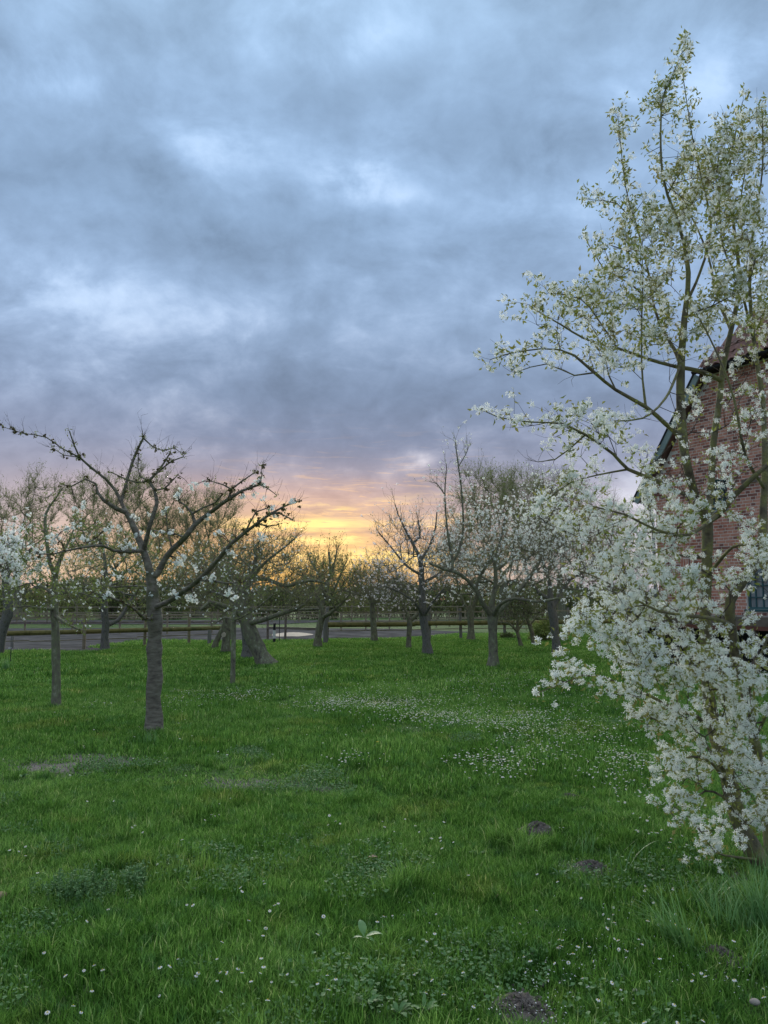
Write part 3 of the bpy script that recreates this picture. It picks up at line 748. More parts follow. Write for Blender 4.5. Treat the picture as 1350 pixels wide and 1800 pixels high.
def resample(P, Rr, step):
    """smooth Catmull-Rom resample of an explicit polyline"""
    P = np.asarray(P, float); Rr = np.asarray(Rr, float)
    Q = np.concatenate([[2*P[0]-P[1]], P, [2*P[-1]-P[-2]]]); op = [P[0]]; orr = [Rr[0]]
    for i in range(len(P)-1):
        m_ = max(1, int(round(np.linalg.norm(P[i+1]-P[i])/step)))
        for k in range(1, m_+1):
            t = k/m_; a, b, c, d = Q[i], Q[i+1], Q[i+2], Q[i+3]
            op.append(.5*(2*b+(c-a)*t+(2*a-5*b+4*c-d)*t*t+(3*b-a-3*c+d)*t**3)); orr.append(Rr[i]*(1-t)+Rr[i+1]*t)
    return np.array(op), np.array(orr)
def twigs(P, D_, n, L, r0, up=.3, out=.5, npt=4, curl=.25, centre=None, pick=None):
    """n twigs starting at random skeleton points; returns PT (n,npt,3), RT"""
    i = rng.integers(0, len(P), n) if pick is None else pick
    o = P[i]; d = D_[i]*out+rng.normal(size=(n, 3))*.55; d[:, 2] += up
    if centre is not None: d += norm(o-centre)*.35
    d = norm(d); l = L*rng.uniform(.4, 1.25, n)[:, None]; c = rng.normal(size=(n, 3))*curl
    c[:, 2] += curl*.4*np.sign(up) if up else 0
    tt = np.linspace(0, 1, npt)
    PT = o[:, None, :]+(d[:, None, :]*tt[None, :, None]+c[:, None, :]*(tt**2)[None, :, None])*l[:, None]
    PT += rng.normal(size=PT.shape)*(l[:, None]*.025)*(tt[None, :, None] > 0)
    RT = (r0*rng.uniform(.7, 1.2, n))[:, None]*(1-.6*tt)[None]
    return PT, RT
def tube_mesh(name, PT, RT, S, mat): V, F = tube_arrays(PT, RT, S); return mesh_np(name, V, [F], mat, smooth=True)
def ell_targets(ells, n):
    out = []
    w = np.array([e[6] if len(e) > 6 else e[2]*e[3] for e in ells], float); w /= w.sum()
    for (px, py, rx, ry, Y, dY, *_), k in zip(ells, np.round(w*n).astype(int)):
        for _i in range(max(1, k)):
            v = rng.normal(size=3); v /= np.linalg.norm(v); v *= rng.uniform(.15, 1)**(1/2.2)
            out.append(np.array(at(px+v[0]*rx, py-v[2]*ry, Y+v[1]*dY)))
    return out

def grow_tree(name, label, cat, base_px, trunk, limbs, ells, bark, twigm, n_t=150, step=.3, rtip=.006, n_tw=900, tw_len=.45, tw_r=.004, up=.3, n_tw2=0,
              leaf=None, blos=None, group=None, gnarl=.12, Y=None, expo=2.3, seed=1, twl2=.5, forkok=.7):
    """trunk: list of (px,py,width_px); limbs: list of lists of (px,py,width_px,dY); all at the depth of the base"""
    global rng
    rng = np.random.default_rng(seed); base = ground(*base_px); Y = Y or base.y; k = Y/FPX
    if Y != base.y: base = Vector((at(base_px[0], 1055, Y).x, Y, 0))
    base.z = float(gh(np.array(base.x), np.array(base.y)))
    b0 = np.array(base); S = Skel()
    tp = [np.array(at(a, b, Y)) for a, b, *_ in trunk]; tp[0] = b0+np.array([0, 0, -.04]); tr = [w*k/2 for _, _, w, *_ in trunk]
    for i, q in enumerate(trunk):
        if len(q) > 3: tp[i] = np.array(at(q[0], q[1], Y+q[3]))
    tp, tr = resample(tp, tr, step*.7)
    tr[0] *= 1.28; tr[1] *= 1.07
    oks = [i >= len(tp)*forkok for i in range(len(tp))]
    S.path(tp, tr, -1, oks=oks)
    for L in limbs:
        lp = [np.array(at(a, b, Y+dY)) for a, b, w, dY in L]; lr = [w*k/2 for _, _, w, _ in L]
        st_ = S.nearest(lp[0]); lp[0] = S.p[st_]; lp, lr = resample(lp, lr, step*.8)
        S.path(lp[1:], lr[1:], st_)
    T = ell_targets(ells, n_t) if ells else []
    f = tp[-1]; T.sort(key=lambda t: np.linalg.norm(t-f)*rng.uniform(.8, 1.2))
    S.attach(T, step, gnarl)
    r = S.radii(rtip, expo); P = np.array(S.p); Dr = np.array(S.d)
    root = thing(name, label, cat, base, 0, group)
    P0 = P-b0
    tr_ids, _ = S.br[0]
    V, F = batch_tubes([(P0[tr_ids], r[tr_ids]*(1+.05*rng.normal(size=len(tr_ids))))], 12, .03); link('trunk', mesh_np('trunk', V, [F], bark, smooth=True), root)
    def rr(ids):
        q = r[ids].copy(); q[0] = min(q[0], q[1]*1.35); return q
    for ids, ex in S.br[1:]:
        if ex:
            V, F = batch_tubes([(P0[ids], rr(ids))], 9, .04); link('limb', mesh_np('limb', V, [F], bark, smooth=True), root)
    bs = [(P0[ids], rr(ids)) for ids, ex in S.br[1:] if not ex and len(ids) > 1]
    if bs:
        V, F = batch_tubes(bs, 5); tag(link('branches', mesh_np('branches', V, [F], bark, smooth=True), root), kind='stuff')
    cand = np.array([i for i in range(len(P)) if S.ok[i] and r[i] < .05*max(1, Y/14)]) if ells else np.array([i for i in range(len(P)) if S.ok[i]])
    if not len(cand): cand = np.arange(len(P))
    PT, RT = twigs(P0[cand], Dr[cand], n_tw, tw_len, tw_r, up, centre=(f-b0)+np.array([0, 0, -.2]))
    allT, allR = [PT], [RT]
    if n_tw2:
        Q = PT[:, 1:].reshape(-1, 3); QD = norm(np.gradient(PT, axis=1))[:, 1:].reshape(-1, 3)
        PT2, RT2 = twigs(Q, QD, n_tw2, tw_len*twl2, tw_r*.75, up, .7, 4); allT.append(PT2); allR.append(RT2)
    PT = np.concatenate(allT); RT = np.concatenate(allR)
    tag(link('twigs', tube_mesh('twigs', PT, RT, 3, twigm), root), kind='stuff')
    pts = PT[:, 1:].reshape(-1, 3)
    if leaf:
        n, sz, mt = leaf; n = int(n*(1.6 if group == GR else 1)); TV, TF = leaf2_t(1, .42); q = pts[rng.integers(0, len(pts), n)]+rng.normal(0, .01, (n, 3))
        V, F = scatter(TV, TF, q, rand_rot(n), sz*rng.uniform(.5, 1.2, n)); tag(link('leaves', mesh_np('leaves', V, [F], mt), root), kind='stuff')
    if blos:
        n, sz, mt = blos[:3]; mask = blos[3] if len(blos) > 3 else None
        tips = PT[:, -2:].reshape(-1, 3); q = tips[rng.integers(0, len(tips), n*3)]
        if mask is not None:
            w = mask(*proj(q+b0)); q = q[rng.random(len(q)) < w]
        q = q[:n]
        TV, TF = puff_t(6, .45, .5, seed); V, F = scatter(TV, TF, q, rand_rot(len(q)), sz*rng.uniform(.6, 1.3, len(q)))
        tag(link('blossoms', mesh_np('blossoms', V, [F], mt), root), kind='stuff')
    return root, S, b0, P0, r

GR = 'orchard fruit trees in the meadow'
LG, LO, LD = M['leaf_green'], M['leaf_olive'], M['leaf_dark']
AB, GB = M['apple_bark'], M['grey_bark']
# T2 slim pear at left
grow_tree('pear_tree', 'slim young pear tree with fresh green leaves left of the bare cherry', 'tree', (98, 1246), [(98, 1246, 17), (99, 1200, 14), (98, 1130, 14), (96, 1070, 13), (97, 1010, 11)],
          [[(97, 1010, 11, 0), (105, 985, 7, .1), (116, 962, 5, .1), (130, 930, 3, .2)], [(97, 1010, 10, 0), (88, 990, 7, -.1), (82, 950, 6, -.1), (80, 905, 5, 0), (95, 880, 3, 0), (110, 858, 2, 0)],
           [(96, 1075, 6, 0), (75, 1070, 4, -.3), (45, 1065, 3, -.4), (10, 1072, 2, -.5)], [(98, 1078, 6, 0), (115, 1095, 4, -.3), (140, 1107, 3, -.5)], [(96, 1040, 5, 0), (60, 1025, 3, .3), (20, 1035, 2, .4)],
           [(97, 1040, 5, 0), (130, 1040, 3, .2), (165, 1050, 2, .3)]],
          [(60, 1040, 70, 45, 10.8, .8), (95, 960, 75, 60, 10.8, .9), (140, 1050, 60, 45, 10.8, .8), (150, 950, 45, 50, 10.8, .6)], AB, M['twig'], 110, .16, .003, 420, .22, .0022, .25, 300,
          (1700, .05, LG), (260, .035, M['petal']), GR, seed=3)
# T4 grey tree behind
grow_tree('fruit_tree', 'grey-barked fruit tree forking low behind the log rail at left', 'tree', (185, 1143), [(185, 1143, 15), (184, 1120, 13), (186, 1100, 14), (184, 1080, 12), (184, 1050, 10)],
          [[(190, 1104, 9, 0), (208, 1090, 7, .3), (222, 1068, 6, .5), (240, 1040, 4, .7)], [(185, 1060, 8, 0), (165, 1040, 5, 0), (140, 1020, 4, 0)], [(184, 1050, 9, 0), (186, 1000, 6, 0), (180, 960, 4, 0)]],
          [(200, 1000, 95, 62, 23, 3), (150, 1040, 50, 30, 23, 2), (270, 1020, 60, 50, 23, 2)], GB, M['twig_olive'], 170, .4, .008, 1100, .5, .005, .35, 1200, (2600, .075, LG), (420, .08, M['petal']), GR, seed=4)
# T19 left edge white cherry
grow_tree('cherry_tree', 'white flowering cherry with a thick curved grey trunk cut by the left edge', 'tree', (-8, 1152), [(-8, 1152, 20), (2, 1112, 20), (14, 1080, 18), (14, 1045, 17), (10, 1010, 13)],
          [[(10, 1015, 10, 0), (35, 985, 7, 0), (60, 960, 4, 0)], [(12, 1010, 9, 0), (-10, 980, 8, 0), (-30, 940, 5, 0)], [(12, 1015, 9, 0), (20, 970, 6, -.5), (22, 935, 4, -.6)]],
          [(25, 985, 55, 45, 20, 1.8), (-40, 990, 60, 60, 20, 1.8)], GB, M['twig_dark'], 120, .32, .008, 700, .4, .005, .2, 500, (1400, .07, LG), (800, .13, M['petal']), GR, seed=5)
# old trees in the middle
grow_tree('apple_tree', 'stout old apple trunk with a pale saw cut left of the leaning tree', 'tree', (397, 1148), [(397, 1148, 15), (397, 1130, 14), (399, 1112, 15), (400, 1095, 12), (396, 1075, 10)],
          [[(396, 1080, 7, 0), (375, 1060, 6, 0), (350, 1048, 4, 0)], [(398, 1080, 7, 0), (410, 1050, 5, .3), (405, 1010, 4, .3)]],
          [(380, 1020, 70, 50, 24, 3)], AB, M['twig'], 120, .4, .008, 800, .5, .005, .4, 700, (1400, .07, LO), (250, .08, M['petal']), GR, seed=6)
o = bpy.data.objects['apple_tree']; p = at(393, 1116, o.location.y-.16)
q = MB().tube([(0, .12, 0), (0, 0, 0)], [.075, .07], 10).build('sawn_stub', M['cut_wood'], o, Vector(p)-o.location)
grow_tree('apple_tree', 'dark slanting apple trunk leaning right beside the saw-cut trunk', 'tree', (376, 1141), [(376, 1141, 11), (380, 1128, 10), (388, 1112, 9), (396, 1095, 8), (392, 1070, 7)],
          [[(392, 1072, 6, 0), (370, 1065, 5, 0), (352, 1072, 4, 0)]], [(350, 1020, 55, 45, 26, 2)], AB, M['twig'], 90, .4, .008, 600, .5, .005, .4, 500, (1000, .07, LO), (120, .08, M['petal']), GR, seed=7)
grow_tree('apple_tree', 'thick grey upright trunk just left of the leaning old apple', 'tree', (434, 1159), [(434, 1159, 19), (434, 1140, 15), (432, 1115, 14), (428, 1090, 12), (424, 1065, 10)],
          [[(424, 1068, 8, 0), (400, 1050, 6, 0), (370, 1040, 4, 0)], [(425, 1068, 7, 0), (430, 1030, 5, .2), (440, 990, 4, .3)]], [(420, 1000, 80, 52, 21.5, 2.4)], GB, M['twig'], 120, .36, .007, 900, .45, .0045, .4, 900, (1700, .06, LO), (160, .07, M['petal']), GR, seed=8)
grow_tree('apple_tree', 'big leaning old apple tree with cracked lichen bark and low spreading limbs', 'tree', (470, 1170), [(470, 1170, 32), (458, 1150, 27), (447, 1128, 25), (438, 1105, 26), (430, 1085, 25), (425, 1065, 21), (430, 1045, 17), (436, 1020, 12)],
          [[(440, 1092, 11, 0), (458, 1091, 9, -.3), (478, 1084, 8, -.5), (505, 1075, 8, -.6), (535, 1063, 5, -.6), (550, 1045, 4, -.5)],
           [(430, 1080, 11, 0), (410, 1072, 9, -.2), (385, 1062, 8, -.4), (368, 1058, 7, -.5), (352, 1072, 4, -.6)], [(428, 1060, 9, 0), (445, 1072, 8, .5), (500, 1073, 6, .8), (560, 1070, 4, 1)],
           [(436, 1022, 9, 0), (470, 1018, 7, 0), (500, 1030, 7, 0), (545, 1020, 6, .2), (575, 1026, 4, .3)], [(434, 1030, 8, 0), (450, 990, 6, 0), (447, 965, 4, 0), (460, 945, 3, 0)],
           [(432, 1040, 8, 0), (405, 1022, 7, .3), (375, 1024, 5, .4)], [(436, 1020, 7, 0), (470, 985, 5, -.3), (500, 962, 3, -.4), (520, 945, 2, -.4)]],
          [(455, 1000, 105, 62, 18.8, 2.6), (530, 1030, 55, 42, 18.8, 2), (480, 965, 60, 34, 18.8, 1.5), (400, 1010, 60, 50, 18.8, 2)], AB, M['twig'], 260, .28, .005, 1900, .38, .0038, .45, 1900, (3000, .05, LO), (200, .06, M['petal']), GR, seed=9)
# T3 thin young tree
grow_tree('young_tree', 'very thin straight young tree standing in front of the old apples', 'tree', (409, 1204), [(409, 1204, 9), (410, 1150, 8.5), (411, 1090, 8), (411, 1050, 7), (413, 1030, 5)],
          [[(411, 1085, 4, 0), (425, 1085, 3, -.2), (450, 1070, 2.5, -.4), (480, 1045, 2, -.5)], [(411, 1090, 4, 0), (395, 1085, 3, .2), (380, 1095, 2, .3)], [(412, 1032, 4, 0), (400, 1000, 3, 0), (404, 965, 2, 0)]],
          [(415, 1030, 55, 50, 14.3, .8)], M['apple_bark'], M['twig'], 60, .2, .003, 350, .25, .0028, .3, 300, (600, .045, LG), (120, .045, M['petal']), GR, seed=10)
# T9
grow_tree('apple_tree', 'small round-crowned apple tree with cut upright shoots against the sunset', 'tree', (558, 1139), [(556, 1139, 15), (559, 1120, 11), (562, 1100, 12), (566, 1086, 13), (564, 1065, 9)],
          [[(567, 1088, 7, 0), (580, 1078, 6, -.3), (600, 1062, 4, -.5), (615, 1045, 3, -.5)], [(565, 1070, 8, 0), (555, 1040, 6, 0), (540, 1015, 4, 0), (520, 1008, 3, 0)], [(566, 1068, 8, 0), (574, 1040, 6, .3), (580, 1005, 5, .3), (578, 970, 4, .3)],
           [(568, 1060, 6, 0), (588, 1035, 4, .3), (600, 1005, 3, .3), (610, 985, 2, .3)], [(570, 1050, 5, 0), (560, 1010, 4, -.3), (545, 985, 3, -.3)], [(574, 1035, 5, 0), (585, 1000, 4, -.3), (592, 968, 3, -.2)]],
          [(570, 1030, 72, 36, 26, 3), (565, 1000, 48, 24, 26, 2), (630, 1030, 40, 24, 26, 2)], AB, M['twig'], 190, .38, .008, 1300, .5, .0055, .45, 1300, (3000, .075, LO), None, GR, seed=12)
# T10
grow_tree('fruit_tree', 'straight dark-trunked fruit tree at the fence right of the small apple', 'tree', (658, 1129), [(658, 1129, 12), (657, 1105, 10), (655, 1080, 10), (654, 1050, 7)],
          [[(656, 1062, 6, 0), (640, 1035, 4, 0), (620, 1025, 3, 0)], [(656, 1060, 6, 0), (675, 1030, 4, 0), (700, 1015, 3, 0)]], [(660, 1035, 62, 34, 29, 3), (650, 1010, 35, 18, 29, 2)], AB, M['twig'], 150, .4, .008, 1000, .5, .006, .4, 900, (1600, .075, LD), (380, .10, M['petal_pink']), GR, seed=13)
# T11
grow_tree('fruit_tree', 'small thin dark fruit tree just left of the speckled trunk', 'tree', (718, 1141), [(718, 1141, 9), (719, 1115, 8), (720, 1092, 9), (716, 1078, 5), (705, 1060, 4)],
          [[(720, 1092, 7, 0), (733, 1080, 6, 0), (745, 1065, 4, .2)], [(705, 1060, 3, 0), (690, 1040, 2, 0)]], [(700, 1050, 40, 26, 25.5, 2)], AB, M['twig'], 70, .35, .007, 420, .42, .005, .3, 350, (600, .07, LG), (160, .08, M['petal_pink']), GR, seed=14)
# T12
grow_tree('fruit_tree', 'fruit tree with pale speckled trunk and sparse pinkish blossom before the sunset', 'tree', (752, 1152), [(752, 1152, 19), (750, 1130, 14), (747, 1105, 13), (744, 1085, 14), (742, 1050, 11), (741, 1000, 9), (736, 975, 7)],
          [[(744, 1082, 6, 0), (730, 1060, 4, -.5), (705, 1042, 3, -.6), (675, 1030, 3, -.8)], [(745, 1080, 6, 0), (760, 1060, 4, -.4), (780, 1035, 3, -.6)], [(741, 1010, 5, 0), (715, 995, 4, 0), (690, 965, 3, 0), (665, 935, 2, 0)],
           [(738, 980, 6, 0), (725, 955, 5, 0), (712, 930, 4, 0), (700, 905, 2, 0), (694, 885, 1.5, 0)], [(740, 985, 5, 0), (755, 960, 4, 0), (765, 930, 3, 0), (768, 900, 2, 0)], [(742, 1030, 6, 0), (770, 1010, 4, .3), (800, 980, 3, .3)], [(730, 955, 3, 0), (738, 945, 4, .1), (735, 915, 3, .1)]],
          [(725, 1000, 72, 55, 22.7, 2.5), (720, 945, 55, 38, 22.7, 2), (780, 985, 50, 60, 22.7, 2), (690, 1035, 55, 26, 22.7, 2)], GB, M['twig'], 240, .32, .006, 1500, .45, .0042, .6, 1300, (800, .05, LO), (900, .075, M['petal_pink']), GR, seed=15)
# T13
grow_tree('fruit_tree', 'upright dark fruit tree forking in a V at the fence post', 'tree', (828, 1126), [(828, 1126, 14), (828, 1105, 11), (827, 1080, 12), (826, 1066, 10)],
          [[(826, 1076, 8, 0), (815, 1060, 6, 0), (806, 1035, 4, 0), (800, 1000, 3, 0)], [(827, 1076, 8, 0), (836, 1055, 6, 0), (840, 1020, 4, 0)]], [(820, 1010, 62, 52, 29.5, 3)], AB, M['twig'], 150, .42, .009, 1000, .5, .006, .4, 900, (1700, .08, LD), (420, .10, M['petal']), GR, seed=16)
# T14
grow_tree('fruit_tree', 'wide straight-trunked orchard tree with tall bare upright shoots right of centre', 'tree', (867, 1174), [(867, 1174, 21), (867, 1150, 16), (866, 1115, 16), (866, 1085, 19), (864, 1065, 13)],
          [[(862, 1085, 11, 0), (848, 1060, 8, -.2), (835, 1035, 7, -.3), (810, 1010, 6, -.5), (780, 1000, 5, -.6), (755, 990, 4, -.7)], [(868, 1085, 11, 0), (884, 1068, 9, -.1), (905, 1045, 8, 0), (930, 1015, 7, .2), (950, 985, 5, .4), (955, 965, 4, .5)],
           [(866, 1070, 9, 0), (872, 1020, 7, 0), (870, 985, 6, 0), (880, 950, 4, 0), (890, 900, 3, 0)], [(870, 1085, 8, 0), (880, 1062, 6, -.5), (905, 1052, 5, -.8), (945, 1058, 5, -1), (980, 1052, 4, -1), (1025, 1050, 3, -1.2)],
           [(835, 1035, 5, -.3), (845, 1010, 5, -.3), (862, 985, 5, -.2), (866, 960, 4, 0)], [(800, 1006, 6, -.5), (796, 985, 5, -.5), (790, 960, 4, -.5), (785, 920, 3, -.5), (782, 870, 2.5, -.5), (785, 820, 1.5, -.5)],
           [(798, 990, 5, -.5), (806, 970, 5, -.4), (814, 930, 3.5, -.4), (812, 870, 3, -.4), (806, 820, 2.5, -.4), (800, 776, 1.5, -.4)], [(806, 815, 2, -.4), (818, 800, 1.5, -.4), (822, 792, 1, -.4)], [(782, 862, 2, -.5), (768, 850, 1.5, -.5), (758, 847, 1, -.5)],
           [(872, 1010, 5, 0), (895, 985, 4, .2), (905, 950, 3, .2)]],
          [(870, 985, 105, 65, 19.2, 3), (900, 940, 90, 55, 19.2, 2.6), (830, 930, 50, 60, 19.2, 1.6), (960, 985, 50, 50, 19.2, 2), (800, 990, 50, 40, 19.2, 1.6)], AB, M['twig'], 330, .27, .005, 2200, .4, .0038, .5, 1900, (2600, .045, LG), (2600, .06, M['petal']), GR, seed=17)
# T15, T16
grow_tree('fruit_tree', 'small crooked dwarf tree with a bent thin stem beside the green bush', 'tree', (917, 1138), [(918, 1138, 7), (913, 1125, 6), (909, 1110, 6), (910, 1095, 5), (912, 1075, 4)],
          [[(910, 1105, 4, 0), (920, 1095, 3, 0), (926, 1082, 2, 0)], [(909, 1105, 4, 0), (895, 1096, 4, 0), (875, 1094, 3, 0)]], [(905, 1075, 30, 22, 26, 1.5)], AB, M['twig_dark'], 60, .3, .007, 350, .35, .005, .3, 300, (900, .07, LD), None, GR, seed=18)
grow_tree('fruit_tree', 'dark thin tree leaning left between the crooked dwarf tree and the green bush', 'tree', (940, 1135), [(941, 1135, 9), (936, 1115, 8), (931, 1098, 8), (926, 1085, 6)],
          [[(931, 1096, 5, 0), (940, 1088, 4, 0), (960, 1088, 3, 0), (975, 1092, 2, 0)], [(926, 1085, 5, 0), (918, 1065, 3, 0), (922, 1040, 2, 0)]], [(935, 1065, 42, 30, 27, 2)], AB, M['twig_dark'], 80, .35, .007, 500, .4, .005, .3, 400, (1200, .075, LD), (60, .08, M['petal']), GR, seed=19)
# T17
grow_tree('fruit_tree', 'orchard tree with pinkish-grey trunk partly behind the near white blossom spray', 'tree', (981, 1149), [(981, 1149, 21), (977, 1125, 15), (974, 1095, 15), (970, 1070, 15), (968, 1050, 11)],
          [[(970, 1072, 10, 0), (985, 1045, 8, 0), (1002, 1018, 6, 0), (1030, 1005, 4, 0)], [(968, 1055, 9, 0), (965, 1020, 7, 0), (955, 990, 6, 0), (950, 950, 4, 0)], [(968, 1060, 8, 0), (945, 1040, 6, 0), (925, 1000, 4, 0)], [(965, 1000, 5, 0), (985, 960, 4, .3), (1000, 920, 3, .3), (1030, 890, 2, .3)]],
          [(985, 970, 85, 75, 23.4, 3), (1010, 900, 60, 50, 23.4, 2), (960, 900, 60, 60, 23.4, 2.4)], GB, M['twig'], 260, .34, .007, 1500, .5, .005, .5, 1300, (1800, .055, LG), (2000, .08, M['petal']), GR, seed=20)
# T18
grow_tree('fruit_tree', 'black-barked forked tree with two dark stems near the house deck', 'tree', (1087, 1121), [(1087, 1121, 14), (1087, 1108, 12), (1086, 1098, 12), (1092, 1084, 9), (1094, 1075, 8)],
          [[(1086, 1102, 8, 0), (1079, 1085, 7, 0), (1074, 1066, 6, 0), (1068, 1045, 4, 0)], [(1094, 1075, 8, 0), (1104, 1066, 7, 0), (1122, 1060, 5, 0)], [(1092, 1080, 6, 0), (1084, 1066, 5, 0), (1082, 1050, 3, 0)]],
          [(1080, 1010, 65, 45, 31, 3)], M['twig_dark'], M['twig_dark'], 120, .42, .009, 900, .5, .006, .4, 800, (1200, .08, LG), (900, .13, M['petal']), GR, seed=21)

# background trees
def big(name, label, px, pyb, Y, trunkw, ells, n_t, n_tw, tm_, lf, seed, grp='tall willows behind the paddocks', n2=0, up=.5, tl=1.0, tr=.0085, limbs=None):
    top_ = min(e[1] for e in ells)
    return grow_tree(name, label, 'tree', (px, pyb), [(px, 1088, trunkw), (px+2, 1070, trunkw*.85), (px, 1040, trunkw*.8), (px-1, 1010, trunkw*.6)], limbs or [], ells, M['apple_bark'], tm_, n_t, 1.0, .016, n_tw, tl, tr, up, n2, lf, None, grp, .1, Y, 2.1, seed)
big('willow_tree', 'tall fuzzy willow at the far left edge with olive spring twigs', 30, 1090, 62, 16, [(25, 930, 70, 80, 62, 4.5), (70, 880, 45, 45, 62, 3), (-40, 930, 60, 80, 62, 4)], 260, 3600, M['twig_olive'], (10000, .13, LO), 31, n2=4200)
big('willow_tree', 'broad olive willow crown behind the bare cherry branches', 210, 1090, 66, 18, [(210, 930, 95, 90, 66, 6), (160, 890, 45, 55, 66, 4), (255, 880, 60, 55, 66, 4)], 330, 5000, M['twig_olive'], (17000, .13, LG), 32, n2=6000)
big('willow_tree', 'rounded fine-twigged willow crown ending left of the sunset glow', 350, 1090, 68, 16, [(345, 930, 72, 72, 68, 5), (385, 910, 38, 50, 68, 3), (320, 960, 60, 60, 68, 3)], 260, 4200, M['twig_olive'], (11000, .13, LO), 33, n2=5200)
big('oak_tree', 'large dome-shaped oak rising behind the right orchard trees', 885, 1090, 56, 18, [(880, 920, 95, 95, 56, 5.5), (860, 870, 55, 45, 56, 4), (925, 880, 45, 50, 56, 4)], 360, 4600, M['twig_olive'], (13000, .13, LG), 34, 'tall trees behind the right orchard', n2=5200)
big('oak_tree', 'second tall rounded tree right of the dome-shaped oak', 985, 1090, 60, 15, [(985, 920, 62, 85, 60, 4.5), (1010, 960, 50, 60, 60, 3)], 240, 3200, M['twig_olive'], (8500, .13, LG), 35, 'tall trees behind the right orchard', n2=3600)
big('poplar_tree', 'thin bare hazy tree in the gap left of the house', 1075, 1085, 85, 8, [(1070, 960, 35, 75, 85, 3), (1080, 920, 22, 45, 85, 2)], 150, 2200, M['twig'], (600, .12, LO), 36, 'tall trees behind the right orchard', n2=2400, tl=1.4, up=.9)
# hedge shrubs in the distance: three forms, copied
def shrub_form(seed, w, h, nt, leafm, nl, twm):
    global rng
    rng = np.random.default_rng(seed); n = nt
    base = np.stack([rng.uniform(-w/2, w/2, n), rng.uniform(-1.4, 1.4, n), np.zeros(n)], -1)
    d = np.stack([rng.normal(0, .30, n), rng.normal(0, .3, n), rng.uniform(.7, 1, n)], -1); hh = h*rng.uniform(.55, 1.05, n)*(1-.45*np.abs(base[:, 0]/(w/2))**3)
    t = np.linspace(0, 1, 5); P = base[:, None]+d[:, None]*t[None, :, None]*hh[:, None, None]+rng.normal(0, .05, (n, 5, 3))*(t > 0)[None, :, None]
    Rr = np.full((n, 5), .02)*(1-.7*t); 
    PT, RT = twigs(P[:, 1:].reshape(-1, 3), norm(np.gradient(P, axis=1))[:, 1:].reshape(-1, 3), nt*9, .6, .009, .3)
    V1, F1 = tube_arrays(P, Rr, 4); V2, F2 = tube_arrays(PT, RT, 3)
    st_ = mesh_np('stems', np.concatenate([V1, V2]), [np.concatenate([F1, F2+len(V1)])], twm, smooth=True)
    pts = np.concatenate([P[:, 1:].reshape(-1, 3), PT.reshape(-1, 3)]); q = pts[rng.integers(0, len(pts), nl)]
    TV, TF = leaf2_t(1, .6); V, F = scatter(TV, TF, q, rand_rot(nl), .19*rng.uniform(.5, 1.3, nl)); return st_, mesh_np('foliage', V, [F], leafm)
forms = [shrub_form(41, 7, 3.3, 150, LD, 5200, M['twig_dark']), shrub_form(42, 8, 3.0, 160, LO, 4200, M['twig']), shrub_form(43, 6.5, 3.7, 140, LD, 4200, M['twig'])]
hl_ = [('far hedge shrub at the left edge behind the arena', -60), ('far dark shrub behind the slim pear tree', 60), ('far shrub left of the bare cherry trunk', 150), ('far shrub right of the bare cherry trunk', 250), ('far shrub under the round willow', 345),
       ('far shrub behind the old leaning apple', 440), ('far shrub left of the small apple trunk', 520), ('far shrub right of the small apple trunk', 610), ('far shrub behind the straight dark-trunked fruit tree', 690), ('far shrub behind the V-forked trunk', 780),
       ('far shrub below the dome-shaped oak', 870), ('far shrub behind the pinkish-grey trunk', 960), ('far shrub left of the black forked tree', 1040), ('far shrub between the black forked tree and the house', 1120)]
for i, (lb, px) in enumerate(hl_):
    a, b = forms[i % 3]; d_ = 64+5*((i*7) % 3); p = gp(px, d_)
    t = thing('hedge_shrub', lb, 'shrub', p, .3*math.sin(i*2.1)+(math.pi if i % 2 else 0), 'hedge shrubs along the far side of the paddocks'); sc_ = .9+.2*((i*5) % 4)/3
    if px < 400: sc_ *= 1.12
    t.scale = (1, 1, sc_)
    tag(link('stems', a, t), kind='stuff'); tag(link('foliage', b, t), kind='stuff')
# farther wood line
rng = np.random.default_rng(77)
n = 26000; xw = rng.uniform(-120, 110, n); yw = rng.uniform(118, 135, n)
hw = 3.9+.7*np.sin(xw*.11)+.5*np.sin(xw*.37+1)+.4*np.sin(xw*.9); zw = hw*rng.random(n)**.75
TV, TF = puff_t(3, .6, 1.0, 3); V, F = scatter(TV, TF, np.stack([xw, yw, zw], -1), rand_rot(n), rng.uniform(.25, .55, n))
tag(link('distant_wood', mesh_np('distant_wood', V, [F], material('distant_foliage', [(.07, .085, .06), (.11, .12, .085)], .3, .9))), 'distant low line of woodland along the horizon', 'wood', kind='stuff')
